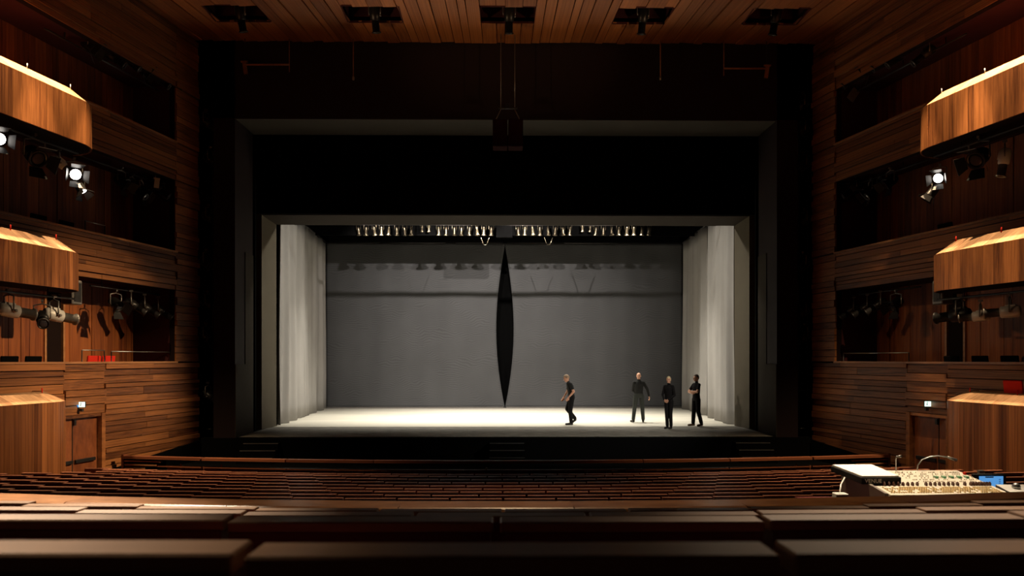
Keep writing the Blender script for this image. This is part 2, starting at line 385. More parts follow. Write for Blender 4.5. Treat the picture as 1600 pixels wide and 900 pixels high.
# ceiling with boards fanned towards the stage
ceil = MB().bb(0, 1, 0, 1, 0, 1).build('ceiling', M['dark']); tag(ceil, kind='structure')
FAN = 68.3
HOLES = [-6.93, -3.47, 0.0, 3.47, 6.93]; HW = 0.70; YH0, YH1 = 20.12, 21.08
rnd = random.Random(5)
def fanx(u, Y): return u*(FAN-Y)/(FAN-YE)
us = []
edges = sorted([h+d for h in HOLES for d in (-HW, HW)])
anch = [-8.75]+[e*(FAN-YE)/(FAN-20.6) for e in edges]+[8.75]
for a, b in zip(anch, anch[1:]):
    n = max(1, round((b-a)/0.30)); cuts = [a]
    for k in range(1, n): cuts.append(a+(b-a)*(k+rnd.uniform(-0.25, 0.25))/n)
    for p, q in zip(cuts, cuts[1:]+[b]): us.append((p, q))
for u0, u1 in us:
    um = (u0+u1)/2
    inhole = any(abs(um*(FAN-20.6)/(FAN-YE)-h) < HW for h in HOLES)
    for (y0, y1) in (((16.4, YH0), (YH1, YE)) if inhole else ((16.4, YE),)):
        ym = (y0+y1)/2; wd = (u1-u0)*(FAN-y1)/(FAN-YE)
        th = rnd.uniform(0.03, 0.07)
        inst('plank', bm_ceil, ceil, (fanx(um, ym), ym, ZC+0.1-th/2), (0, 0, math.atan2(FAN-ym, -fanx(um, ym))), (y1-y0-0.006, wd-0.012, th))
# the holes are dark red boxes above the ceiling
for i, h in enumerate(HOLES):
    mb = MB(); x0, x1 = h-HW, h+HW
    mb.bb(x0-0.04, x0, YH0, YH1, ZC+0.05, ZC+0.75); mb.bb(x1, x1+0.04, YH0, YH1, ZC+0.05, ZC+0.75)
    mb.bb(x0, x1, YH1, YH1+0.04, ZC+0.05, ZC+0.75); mb.bb(x0, x1, YH0-0.04, YH0, ZC+0.05, ZC+0.75); mb.bb(x0, x1, YH0, YH1, ZC+0.75, ZC+0.79)
    mb.build('recess_box', M['redbox'], ceil)
    MB().tube([(h-HW, 20.80, 11.56), (h+HW, 20.80, 11.56)], 0.022).build('recess_pipe', M['lamp'], ceil)
# cut the backing where the recesses are: rebuild the backing as strips
mb = MB(); mb.bb(-11.5, 11.5, YN, YH0, ZC+0.10, ZC+0.2); mb.bb(-11.5, 11.5, YH1, YE-0.02, ZC+0.10, ZC+0.2)
xs = [-11.5]+[v for h in HOLES for v in (h-HW, h+HW)]+[11.5]
for a, b in zip(xs[::2], xs[1::2]): mb.bb(a, b, YH0, YH1, ZC+0.10, ZC+0.2)
ceil.data = mb.mesh('ceiling', M['dark'])

# stalls floor (stepped)
ROWS_NEAR = [(0.84, 1.993, 14), (1.70, 1.853, 14), (2.65, 1.680, 14), (3.69, 1.497, 15)]
ZT = [0.676, 0.543, 0.420, 0.297, 0.185, 0.081, -0.014, -0.105, -0.209]
ROWS = [(8.7+k, ZT[k], (25, 24, 23.5, 23, 23.5, 25, 28, 33, 40)[k]) for k in range(9)]
mb = MB(); prof = [(-3.0, 1.11), (1.15, 1.11)]
prof = [(-3.0, 1.11), (1.25, 1.11), (1.25, 0.97), (2.15, 0.97), (2.15, 0.80), (3.15, 0.80), (3.15, 0.617), (4.7, 0.617), (4.7, -0.05), (7.9, -0.05)]
for k, (y, z, R) in enumerate(ROWS): prof += [(y-0.75, z-0.86), (y+0.25, z-0.86)] if k else [(7.95, z-0.86), (y+0.25, z-0.86)]
prof += [(19.9, -1.07)]
vs = []
for y, z in prof: vs += [(-12.5, y, z), (12.5, y, z)]
mb.add(vs, [(2*i, 2*i+1, 2*i+3, 2*i+2) for i in range(len(prof)-1)])
fl = mb.build('floor', M['carpet']); tag(fl, kind='structure')
mb = MB(); mb.bb(-9.5, 9.5, 17.6, 22.75, -1.2, -0.62)
o = mb.build('floor_pit', M['black']); tag(o, kind='structure')

# proscenium
mb = MB()
for s in (-1, 1):
    a, b = sorted((s*7.62, s*8.22)); mb.bb(a, b, 22.5, 24.1, -0.6, 11.2)
mb.bb(-8.22, 8.22, 22.5, 24.1, 8.95, 11.2, 1)
pf = mb.build('wall_proscenium', [M['pros'], M['pros']]); tag(pf, kind='structure')
for s in (-1, 1):                           # inner proscenium reveals with a shallow channel; fading light is put into their height
    mb = MB(); a, b = sorted((s*7.60, s*7.62)); mb.bb(a, b, 22.5, 24.1, 0.0, 2.05)
    mb.bb(a, b, 23.35, 24.1, 2.05, 5.3); mb.build('reveal_panel', M['reveal'], pf)
mb = MB(); mb.bb(-7.6, 7.6, 22.52, 24.1, 8.93, 8.95); mb.build('soffit_panel', M['reveal'], pf)
# black slots and masking around the opening
mb = MB()
for s in (-1, 1):
    a, b = sorted((s*8.22, s*9.2)); mb.bb(a, b, 23.4, 23.5, -1.2, 11.2)
    a, b = sorted((s*7.70, s*9.5)); mb.bb(a, b, 24.6, 24.7, -0.05, 11.2)
mb.bb(-9.5, 9.5, 25.1, 25.18, 6.74, 11.4); mb.bb(-9.5, 9.5, 22.4, 25.2, 11.2, 11.3)
o = mb.build('wall_black_masking', M['black']); tag(o, kind='structure')
# grey inner portal frame (splayed)
XA, XB, ZA, ZB, YA, YB = 7.68, 7.50, 6.72, 6.58, 25.2, 26.2
pj = empty('portal_frame', (0, 25.2, 0), 0, 'beige grey splayed inner portal frame around the lit stage opening', 'portal')
def rel(p): return (p[0], p[1]-25.2, p[2])
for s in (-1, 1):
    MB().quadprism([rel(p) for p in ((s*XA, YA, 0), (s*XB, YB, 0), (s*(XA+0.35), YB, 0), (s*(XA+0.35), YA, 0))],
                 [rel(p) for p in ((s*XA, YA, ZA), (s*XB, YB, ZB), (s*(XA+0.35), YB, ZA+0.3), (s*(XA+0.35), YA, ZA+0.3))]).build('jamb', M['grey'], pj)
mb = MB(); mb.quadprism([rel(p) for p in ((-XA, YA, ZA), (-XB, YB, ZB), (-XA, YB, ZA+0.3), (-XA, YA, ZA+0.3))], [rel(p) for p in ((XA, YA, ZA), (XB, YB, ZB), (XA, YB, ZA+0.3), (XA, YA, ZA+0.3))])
mb.build('header', plain('header_darkened', (0.018, 0.011, 0.005), 0.75, 0, 0.2), pj)  # header colour darkened against the floor's bounced light; jambs keep the portal colour
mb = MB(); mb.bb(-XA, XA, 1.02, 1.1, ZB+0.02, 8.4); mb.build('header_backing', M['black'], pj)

# stage
mb = MB(); mb.bb(-7.62, 7.62, 22.72, 26.0, -1.2, 0.0)
st = mb.build('floor_stage_apron', M['apron']); tag(st, kind='structure')
mb = MB(); mb.bb(-8.6, 8.6, 22.46, 22.72, -1.2, -0.01); mb.build('apron_front', M['black'], st)
for s in (-1, 1): MB().bb(*sorted((s*7.62, s*8.9)), 24.1, 26.0, -1.2, 0.0).build('wing_floor', M['black'], st)
mb = MB(); mb.bb(-10.5, 10.5, 26.0, 38.5, -0.3, 0.004)
st2 = mb.build('floor_stage', M['stagefloor']); tag(st2, kind='structure')
mb = MB(); mb.bb(-10.5, 10.5, 37.9, 38.0, 0, 12); mb.bb(-10.5, -10.4, 26.3, 38, 0, 12); mb.bb(10.4, 10.5, 26.3, 38, 0, 12); mb.bb(-10.5, 10.5, 26.3, 38, 12, 12.1)
o = mb.build('wall_stage_house', M['black']); tag(o, kind='structure')
# ================================================================ balconies
def balcony(s, tier, yend, z_b, z_f, z_t, label):
    root = empty('balcony', W(s, 13.0, 0.5, z_b), 0, label, 'balcony')
    inv = Matrix.Translation(-root.location)
    R = 0.9
    def path(t):                                  # arc length from far end (at the wall) towards the camera
        L = R*PI/2
        if t < L:
            a = t/R; al = yend-R+R*math.cos(a); of = 0.1+R*math.sin(a); ang = a
        else: al = yend-R-(t-L); of = 0.1+R; ang = PI/2
        return al, of, ang
    def outd(ang):                                # outward direction at the path in hall space
        d = (W(s, 1, 0, 0)-W(s, 0, 0, 0)).normalized(); n = (W(s, 0, 1, 0)-W(s, 0, 0, 0)).normalized()
        return d*math.cos(ang)+n*math.sin(ang), d, n
    def pos(al, of): 
        d = (W(s, 1, 0, 0)-W(s, 0, 0, 0)).normalized(); n = (W(s, 0, 1, 0)-W(s, 0, 0, 0)).normalized()
        return W(s, yend, 0, 0)+d*(al-yend)*1.0+n*of
    rnd = random.Random(tier*10+s)
    t = 0.0; T = R*PI/2+(yend-R-9.6)
    poly = []
    while t < T:
        wd = rnd.uniform(0.13, 0.26)*(0.6 if t < R*PI/2 else 1.0)
        al, of, ang = path(t+wd/2); o_, d, n = outd(ang); p = pos(al, of)
        th = rnd.uniform(0.03, 0.042); rz = math.atan2(o_.y, o_.x)
        rot = (Matrix.Rotation(rz, 3, 'Z') @ Matrix.Rotation(PI/2, 3, 'Y')).to_euler()   # local x vertical, local z outward->
        # local axes: x -> -z world, z -> outward, y -> tangent
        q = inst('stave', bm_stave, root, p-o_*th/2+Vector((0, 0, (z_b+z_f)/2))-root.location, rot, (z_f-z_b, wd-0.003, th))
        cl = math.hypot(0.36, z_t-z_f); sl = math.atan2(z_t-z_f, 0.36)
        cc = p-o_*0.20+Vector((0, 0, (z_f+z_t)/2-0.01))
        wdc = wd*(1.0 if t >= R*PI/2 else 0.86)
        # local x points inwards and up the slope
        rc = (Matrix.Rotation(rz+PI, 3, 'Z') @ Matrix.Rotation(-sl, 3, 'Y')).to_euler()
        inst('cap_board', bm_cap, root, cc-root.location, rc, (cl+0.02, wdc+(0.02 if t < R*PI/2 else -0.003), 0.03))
        t += wd
    # dark solid core behind the boards
    pts = []
    for k in range(9): 
        al, of, ang = path(R*PI/2*k/8); pts.append(pos(al-0.045*math.cos(ang), of-0.045*math.sin(ang)))
    al, of, ang = path(T); pts.append(pos(al, of-0.045)); pts.append(pos(al, 0.02)); pts.append(pos(yend-0.03, 0.02))
    mb = MB(); mb.prism([(p.x-root.location.x, p.y-root.location.y) for p in pts], 0.01, z_f-z_b-0.06); mb.build('balcony_core', M['dark'], root)
    pts2 = []
    for k in range(9):
        al, of, ang = path(R*PI/2*k/8); pts2.append(pos(al-0.35*math.cos(ang), of-0.35*math.sin(ang)))
    pts2.append(pos(path(T)[0], of-0.35)); inner = [pos(path(T)[0], 0.60)]
    mb = MB()                                     # upstand that carries the sloping cap
    ol = pts[:10]; il = pts2[:10]
    for a, b, c, d in zip(ol, ol[1:], il[1:], il):
        zz = z_f-z_b-0.07; zt = z_t-z_b-0.05
        f = lambda p, z: (p.x-root.location.x, p.y-root.location.y, z)
        mb.quadprism([f(a, zz), f(b, zz), f(c, zz), f(d, zz)], [f(a, zz+0.03), f(b, zz+0.03), f(c, zt), f(d, zt)])
    mb.build('cap_upstand', M['dark'], root)
    for k in range(3):                            # small stubs standing on the cap
        al, of, ang = path(R*PI/2*0.85+0.02+k*1.25); o_, d, n = outd(ang); p = pos(al, of)-o_*0.34
        MB().tube([(p.x-root.location.x, p.y-root.location.y, z_t-z_b-0.03), (p.x-root.location.x, p.y-root.location.y, z_t-z_b+0.08)], 0.012, 8).build('post', M['steel'] if tier == 2 else M['red'], root)
    return root
NM3 = ('lowest', 'middle', 'topmost')
for s in (-1, 1):
    sd = SIDE[s]
    balcony(s, 0, 16.75, -1.1, 1.36, 1.55, 'lowest curved wooden balcony front on the %s, rising from the stalls' % sd)
    balcony(s, 1, 17.12, 3.60, 4.36, 4.63, 'middle curved wooden balcony front on the %s with pale lit sloping top' % sd)
    balcony(s, 2, 17.52, 6.61, 7.50, 7.79, 'topmost curved wooden balcony front on the %s with bright lit rim' % sd)

# ================================================================ seats
def seat_meshes():
    k = {}
    w2 = 0.565
    mb = MB()                                   # backrest leaning a little, top at z=0
    a = [(-w2/2+0.005, 0.05, -0.62), (w2/2-0.005, 0.05, -0.62), (w2/2-0.005, 0.10, -0.62), (-w2/2+0.005, 0.10, -0.62)]
    b = [(-w2/2+0.005, -0.005, -0.022), (w2/2-0.005, -0.005, -0.022), (w2/2-0.005, 0.055, -0.022), (-w2/2+0.005, 0.055, -0.022)]
    mb.quadprism(a, b); k['backrest'] = mb.mesh('seat_backrest', M['seat_back'])
    mb = MB().box((0, 0.032, -0.012), (w2, 0.068, 0.024)); k['top_cap'] = mb.mesh('seat_top_cap', M['seat_cap'], 0.003)
    k['stalls_cap'] = MB().box((0, 0.030, -0.008), (w2-0.012, 0.062, 0.013)).mesh('stalls_top_cap', M['stalls_cap'])
    mb = MB().box((0, 0.30, -0.44), (0.47, 0.40, 0.09), (0.9, 0, 0)); k['seat'] = mb.mesh('seat_cushion', M['seat_red'], 0.02)
    mb = MB().box((0, 0.26, -0.73), (0.06, 0.30, 0.24)).box((0, 0.12, -0.60), (0.30, 0.12, 0.06)); k['pedestal'] = mb.mesh('seat_pedestal', M['lamp'])
    mb = MB().box((0, 0.27, -0.28), (0.05, 0.36, 0.035)).box((0, 0.25, -0.55), (0.035, 0.10, 0.56)); k['armrest'] = mb.mesh('seat_armrest', M['seat_back'])
    return k
SM = seat_meshes()
def seat(x, y, z, rz, label, group):
    r = empty('theatre_seat', (x, y, z), rz, label, 'seat', group)
    for n in ('backrest', 'top_cap', 'seat', 'pedestal', 'armrest'):
        o = bpy.data.objects.new(n, SM['stalls_cap' if n == 'top_cap' and y > 6 else n]); link(o, r)
        if n == 'armrest': o.location.x = -0.286
    return r
PITCH = 0.581
def row(Yc, zt, R, x0, desc, group, margin=0.35):
    # seats on an arc whose ends turn towards the stage
    out = []
    for k in range(-40, 41):
        a = (x0+k*PITCH)/R
        x = R*math.sin(a); y = Yc+R*(1-math.cos(a))
        lim_l = CX-0.66*y; lim_r = CX+0.66*y
        if x < lim_l-margin or x > lim_r+margin: continue
        if abs(x) > XE+S0*(YE-y)-0.40: continue
        if y < 17 and abs(x) > XE+S0*(YE-y)-1.42: continue
        out.append((x, y, a))
    for i, (x, y, a) in enumerate(out):
        seat(x, y, zt, a*0.25, '%s, %s from the left' % (desc, nth(i+1)), group)
    return out
cnt = 0
for i, (Y, z, R) in enumerate(ROWS_NEAR):
    x0 = (-0.157, -0.18+PITCH/2, -0.46+PITCH/2, -0.16+PITCH/2)[i]
    d = ('blurred brown-capped seat back in the bottom row nearest the viewer', 'brown-capped seat back in second row from the viewer', 'brown-capped seat back in third row from the viewer',
         'brown-capped seat back in the row just before the long rail')[i]
    cnt += len(row(Y, z, R, x0, d, 'rear seats before the rail'))
for k, (Y, z, R) in enumerate(ROWS):
    x0 = (-0.15 if k % 2 == 0 else 0.14)+PITCH/2
    d = 'dark red stalls seat, %s row from the orchestra pit' % nth(9-k)
    cnt += len(row(Y, z, R, x0, d, 'stalls seats'))
print('SEATS', cnt)

# long rail behind the rear seats
ROOT_R = empty('stalls_rail', (0, 4.8, -0.05), 0, 'long curved glossy wooden rail in front of the rear seats', 'rail')
RR = 18.0; RZ = 1.305; RL = 1.06
mbr = MB()                                       # one rail board, rounded nose, local x along the rail
prf = [(0.0, -0.04), (-0.012, -0.022), (0.0, -0.008), (0.02, 0.0), (0.24, 0.0), (0.24, -0.05), (0.0, -0.05)]
mbr.quadprism([(-RL/2+0.003, y, z) for y, z in prf], [(RL/2-0.003, y, z) for y, z in prf])
me_rail = mbr.mesh('rail_board', M['rail'])
me_rp = MB().box((0, 0.13, -0.70), (RL-0.006, 0.10, 1.30)).mesh('rail_panel', M['seat_back'])
for k in range(-4, 5):
    a = (k*RL+(0.27-RL/2))/RR; x = RR*math.sin(a); y = RR*(1-math.cos(a))
    inst('rail_board', me_rail, ROOT_R, (x, y, RZ+0.05), (0, 0, a)); inst('rail_panel', me_rp, ROOT_R, (x, y, RZ+0.05), (0, 0, a))

# ================================================================ pit parapet
PPR = 40.0; PY = 17.72; PZ = -0.055
pr = empty('pit_parapet', (0, PY, -1.07), 0, 'low curved wooden parapet between stalls and black orchestra pit', 'parapet')
PN = 9; PL = 2*9.0/PN
def ppos(x, dy=0.0, z=0.0):
    a = math.asin(x/PPR); return Vector((x-math.sin(a)*dy, PPR*(1-math.cos(a))+dy*math.cos(a), z+1.07)), a
for k in range(PN):
    x = -9.0+PL*(k+0.5); p, a = ppos(x, 0.06, PZ-0.03); inst('top_rail', bm_par, pr, p, (0, 0, a), (PL-0.01, 0.16, 0.06))
    p, a = ppos(x, 0.07, PZ-0.22); inst('lower_rail', bm_par, pr, p, (0, 0, a), (PL-0.01, 0.08, 0.03))
for k in range(36):
    x = -7.9+15.8/36*(k+0.5); p, a = ppos(x, 0.09, -0.66); inst('panel', bm_par, pr, p, (0, 0, a), (15.8/36-0.012, 0.04, 0.80))
for s in (-1, 1):
    for j, (dz, lx) in enumerate(((0.115, 0.95), (0.20, 0.85), (0.285, 0.55))):
        p, a = ppos(s*(8.95-lx/2), 0.04, PZ-dz); inst('slat', bm_rail, pr, p, (0, 0, a), (lx, 0.07, 0.03))
    p, a = ppos(s*8.5, 0.12, -0.60); inst('end_panel', MB().box((0, 0, 0), (1, 1, 1)).mesh('end_panel', M['black']), pr, p, (0, 0, a), (1.1, 0.03, 0.95))
    p, a = ppos(s*8.98, 0.06, -0.5); inst('end_post', bm_par, pr, p, (0, 0, a), (0.06, 0.14, 0.95))
me_pl = MB().box((0, 0, 0), (0.13, 0.008, 0.045)).mesh('plate', M['white'])
for px in (523, 562, 599, 635, 885, 918, 961, 997, 1033):
    q = P(px, 736, 17.8); p, a = ppos(q.x, 0.055, -0.285); inst('label_plate', me_pl, pr, p, (0, 0, a), (0.5 if px == 885 else 1, 1, 1))
me_dl = MB().box((0, 0, 0), (0.03, 0.03, 0.10)).mesh('clip', M['rail'])
for px in (263, 333, 760, 1258, 1325):
    q = P(px, 736, 17.8); p, a = ppos(q.x, 0.05, -0.26); inst('lamp_clip', me_dl, pr, p, (0, 0, a))

# black steps up from the pit
for i, px in enumerate((408, 792, 1176)):
    c = P(px, 700, 22.2).x; w3 = 0.96
    st_ = empty('stage_steps', (c, 22.4, -0.62), 0, 'black wooden steps up to the stage, %s' % ('beside the left proscenium tower', 'at the centre under the curtain slit', 'beside the right proscenium tower')[i], 'steps', 'pit steps')
    for k in range(3):
        z = -0.13-0.165*k; y0 = 22.46-0.30*(k+1)
        MB().bb(-w3/2, w3/2, y0-22.4, y0+0.30-22.4, 0.0, z+0.62).build('tread', M['black'], st_)
        MB().bb(-w3/2, w3/2, y0-0.012-22.4, y0+0.012-22.4, z+0.62-0.012, z+0.62+0.004).build('nosing', M['steel'], st_)

# ================================================================ curtains
def slit(z):                                    # half width of the parted middle
    t = (z-0.06)/7.2
    if t <= 0 or t >= 1: return 0.004
    return 0.004+0.385*math.sin(PI*t**0.95)**0.95
def back_curtain(s):
    YBK = 35.7; HT = 7.35; nz, nx = 60, 70
    mb = MB(); vs = []
    for iz in range(nz+1):
        z = 0.03+HT*iz/nz; w0 = slit(z)
        for ix in range(nx+1):
            t = ix/nx; x = w0+(7.95-w0)*t
            y = 0.035*math.sin(x*2.1+0.5*math.sin(z*0.4))+0.012*math.sin(x*6.3+1.7)+0.008*math.sin(z*5+x*1.5)
            vs.append((s*x+0.0, y, z))
    fs = []
    for iz in range(nz):
        for ix in range(nx):
            a = iz*(nx+1)+ix; fs.append((a, a+1, a+nx+2, a+nx+1) if s > 0 else (a+1, a, a+nx+1, a+nx+2))
    mb.add(vs, fs, 0, True)
    root = empty('back_curtain', (0, YBK, 0.0), 0, 'dark grey back curtain, half %s of the black slit' % SIDE[s], 'curtain', 'back curtain halves')
    me = mb.mesh('cloth', M['backcloth'], 0, False); o = link(bpy.data.objects.new('cloth', me), root)
    so = o.modifiers.new('thickness', 'SOLIDIFY'); so.thickness = 0.012
    a, b = sorted((s*0.06, s*7.95))
    MB().bb(a, b, -0.06, -0.02, 0.01, 0.07).build('weight_pipe', M['lampgrey'], root)
    MB().tube([(s*0.1, 0, HT+0.03), (s*8.2, 0, HT+0.03)], 0.03).build('curtain_pipe', M['lamp'], root)
for s in (-1, 1): back_curtain(s)
def side_panel(s, y0, y1, x0, x1, label, seed):
    HT = 7.34; n = 80; nz = 14; rnd = random.Random(seed); ph = [rnd.uniform(0, 6) for _ in range(3)]
    vs = []
    for iz in range(nz+1):
        z = 0.02+(HT-0.02)*iz/nz; f = 1.0-0.35*iz/nz
        for i in range(n+1):
            t = i/n; y = y0+(y1-y0)*t; x = x0+(x1-x0)*t
            d = f*(0.085*math.sin(t*19+ph[0]+0.3*math.sin(z*0.5))+0.04*math.sin(t*43+ph[1])+0.02*math.sin(t*7+z*0.6+ph[2]))
            vs.append((s*(x+d), y, z))
    fs = []
    for iz in range(nz):
        for i in range(n):
            a = iz*(n+1)+i; fs.append((a, a+1, a+n+2, a+n+1))
    root = empty('side_curtain', (s*x0, y0, 0), 0, label, 'curtain', 'side curtains of the stage')
    vs = [(v[0]-s*x0, v[1]-y0, v[2]) for v in vs]
    me = MB().add(vs, fs, 0, True).mesh('cloth', M['sidecloth'], 0, False); o = link(bpy.data.objects.new('cloth', me), root)
    so = o.modifiers.new('thickness', 'SOLIDIFY'); so.thickness = 0.01
    MB().tube([(0, 0, HT+0.03), (s*(x1-x0), y1-y0, HT+0.03)], 0.03).build('curtain_track', M['lamp'], root)
for s in (-1, 1):
    side_panel(s, 26.5, 30.35, 7.50, 7.66, 'pale grey side curtain panel on the %s, next to the portal' % SIDE[s], 3+s)
    side_panel(s, 30.55, 35.55, 7.72, 7.92, 'pale grey side curtain panel on the %s, reaching the back curtain' % SIDE[s], 13+s)
    bo = MB().bb(*sorted((s*8.3, s*8.36)), 26.4, 36.0, 0.0, 9.5).build('masking_cloth', M['black'])
    tag(bo, 'black masking cloth behind the %s side curtains' % SIDE[s], 'masking cloth')
bb_ = MB().bb(-7.6, 7.6, 34.6, 34.66, 7.26, 11.5).build('black_border', M['black']); tag(bb_, 'black border cloth hanging above the back curtain', 'border cloth')
bb_ = MB().bb(-9.0, 9.0, 36.6, 36.66, 0.01, 9.5).build('black_drop', M['black']); tag(bb_, 'black drop seen through the slit of the back curtain', 'drop cloth')
bb_ = MB().bb(-7.2, 7.2, 30.35, 30.40, 6.88, 11.5).build('black_border', M['black']); tag(bb_, 'black border cloth directly behind the row of stage lamps', 'border cloth')
tag(MB().tube([(-7.4, 28.1, 6.90), (7.4, 28.1, 6.90)], 0.013).build('shadow_pipe', M['lamp']), 'thin black pipe stretched just behind the portal header', 'pipe')  # unseen pipe, sized by the shadow band it casts on the back curtain
#@@LAMPS
# ================================================================ stage lamps
def lamp_meshes():
    k = {}
    # can: small flared par lamp (axis -z)
    k['can_body'] = MB().lathe([(0.10, 0.012), (0.09, 0.035), (0.05, 0.055), (-0.08, 0.062), (-0.20, 0.070), (-0.25, 0.078), (-0.27, 0.110), (-0.29, 0.112), (-0.29, 0.100), (-0.26, 0.092)], 14).mesh('can_body', M['brass'])
    k['can_lens'] = MB().lathe([(-0.262, 0.092), (-0.268, 0.06), (-0.27, 0.01)], 14).mesh('can_lens', M['glass'])
    k['can_yoke'] = MB().tube([(-0.085, 0, -0.06), (-0.10, 0, 0.02), (-0.10, 0, 0.20), (0, 0, 0.24), (0.10, 0, 0.20), (0.10, 0, 0.02), (0.085, 0, -0.06)], 0.011, 6).mesh('can_yoke', M['brass'])
    k['clamp'] = MB().tube([(0, 0, 0.0), (0, 0, -0.06)], 0.016, 6).box((0, 0, 0.0), (0.05, 0.10, 0.05)).mesh('clamp', M['lampgrey'])
    # profile: long theatre spotlight
    for nm, mt, mt2 in (('profile', M['lamp'], M['lamp']), ('zoom', M['lampwhite'], M['lampgrey'])):
        k[nm+'_body'] = MB().lathe([(0.20, 0.05), (0.19, 0.10), (0.14, 0.125), (-0.02, 0.13), (-0.16, 0.125), (-0.18, 0.095)], 14).box((0, 0.12, 0.02), (0.12, 0.05, 0.20)).mesh(nm+'_body', mt)
        k[nm+'_tube'] = MB().lathe([(-0.17, 0.095), (-0.44, 0.095), (-0.445, 0.12), (-0.475, 0.12), (-0.475, 0.10), (-0.46, 0.095)], 14).mesh(nm+'_tube', mt2)
        k[nm+'_lens'] = MB().lathe([(-0.455, 0.095), (-0.468, 0.06), (-0.472, 0.01)], 14).mesh(nm+'_lens', M['glass'])
        k[nm+'_knob'] = MB().lathe([(0.0, 0.03), (0.03, 0.03), (0.04, 0.015)], 8, 0, 'X', (0.13, 0, -0.05)).mesh(nm+'_knob', M['lampgrey'])
    k['profile_yoke'] = MB().tube([(-0.15, 0, -0.02), (-0.16, 0, 0.05), (-0.16, 0, 0.27), (0, 0, 0.31), (0.16, 0, 0.27), (0.16, 0, 0.05), (0.15, 0, -0.02)], 0.016, 6).mesh('profile_yoke', M['lampgrey'])
    k['zoom_yoke'] = k['profile_yoke']
    # fresnel with four barn doors
    b = MB().lathe([(0.20, 0.06), (0.19, 0.13), (0.10, 0.155), (-0.12, 0.16), (-0.13, 0.175), (-0.16, 0.175), (-0.16, 0.14), (-0.13, 0.135)], 14)
    for q in (-0.06, 0.0, 0.06): b.box((0, 0, q+0.02), (0.33, 0.10, 0.012))
    k['fresnel_body'] = b.mesh('fresnel_body', M['lamp'])
    k['fresnel_lens'] = MB().lathe([(-0.135, 0.135), (-0.15, 0.09), (-0.155, 0.01)], 14).mesh('fresnel_lens', M['glass'])
    k['fresnel_litlens'] = MB().lathe([(-0.135, 0.135), (-0.15, 0.09), (-0.155, 0.01)], 14).mesh('fresnel_litlens', M['lit'])
    k['fresnel_door'] = MB().quadprism([(-0.12, 0, 0), (0.12, 0, 0), (0.17, 0.0, -0.22), (-0.17, 0.0, -0.22)], [(-0.12, 0.006, 0), (0.12, 0.006, 0), (0.17, 0.006, -0.22), (-0.17, 0.006, -0.22)]).mesh('barn_door', M['lamp'])
    k['fresnel_yoke'] = MB().tube([(-0.18, 0, -0.02), (-0.19, 0, 0.05), (-0.19, 0, 0.27), (0, 0, 0.31), (0.19, 0, 0.27), (0.19, 0, 0.05), (0.18, 0, -0.02)], 0.016, 6).mesh('fresnel_yoke', M['lampgrey'])
    return k
LM = lamp_meshes()
def lamp(kind, piv, aim, label, group=None, lit=False, sc=1.0):
    """piv: centre of the lamp body; the clamp sits above it."""
    d = Vector(aim).normalized(); pan = math.atan2(-d.x, d.y); tilt = math.atan2(math.hypot(d.x, d.y), -d.z)
    drop = 0.30 if kind == 'can' else 0.38
    r = empty('stage_lamp', Vector(piv)+Vector((0, 0, drop*sc)), pan, label, 'spotlight', group); r.scale = (sc, sc, sc)
    b = inst('lamp_body', LM[kind+'_body'], r, (0, 0, -drop), (tilt, 0, 0))
    def sub(n, me, loc=(0, 0, 0), rot=(0, 0, 0)): return inst(n, me, b, loc, rot)
    if kind in ('profile', 'zoom'): sub('lens_tube', LM[kind+'_tube']); sub('knob', LM[kind+'_knob'])
    sub('lens', LM[kind+'_litlens' if lit else kind+'_lens'])
    if kind == 'fresnel':
        for q in range(4):
            R = Matrix.Rotation(q*PI/2, 3, 'Z') @ Matrix.Rotation(math.radians(28 if q % 2 else 35), 3, 'X')
            off = Matrix.Rotation(q*PI/2, 3, 'Z') @ Vector((0, 0.165, -0.16))
            sub('barn_door', LM['fresnel_door'], off, R.to_euler())
    inst('yoke', LM[kind+'_yoke'], r, (0, 0, -drop)); inst('clamp', LM['clamp'], r, (0, 0, 0))
    return r
# ---- row of lamps over the stage
bar_y = 30.0; bar_z = 7.42
tag(MB().tube([(-7.2, bar_y, bar_z), (7.2, bar_y, bar_z)], 0.03).build('lighting_bar', M['lampgrey']), 'long steel lighting bar carrying the row of stage lamps', 'lighting bar')
LB = [640, 688, 738, 785, 832, 880, 930, 972, 1038, 1080, 1142, 1188, 1240, 1285, 1335, 1380, 1425, 1470]
RB = [38, 80, 128, 175, 225, 272, 318, 362, 440, 490, 525, 572, 622, 667, 718, 762, 815, 858]
for i, q in enumerate(LB):
    small = q in (1038, 1080); rr = random.Random(i)
    lamp('can', P(400+q/4, 362-(3 if small else 0), bar_y)+Vector((0, 0, 0.10)), (rr.uniform(-.12, .12), rr.uniform(-0.05, .35), -1), 'brass-coloured can lamp on the stage bar, %s to the left of the gap' % nth(18-i), 'row of stage lamps', sc=0.62 if small else 0.84)
for i, q in enumerate(RB):
    small = q in (440, 490); rr = random.Random(50+i)
    lamp('can', P(800+q/4, 362-(3 if small else 0), bar_y)+Vector((0, 0, 0.10)), (rr.uniform(-.12, .12), rr.uniform(-0.05, .35), -1), 'brass-coloured can lamp on the stage bar, %s to the right of the gap' % nth(i+1), 'row of stage lamps', sc=0.62 if small else 0.84)
cq = P(788, 365, 29.8)
r = empty('bar_junction_box', (cq.x, 29.8, 6.72), 0, 'black box hanging in the gap of the stage lamp row', 'box')
MB().bb(-0.30, 0.30, -0.08, 0.08, 0.0, 0.46).build('case', M['black'], r, 0.01); MB().tube([(0, 0, 0.46), (0, 0.1, 0.72)], 0.02).build('hanger', M['lamp'], r)
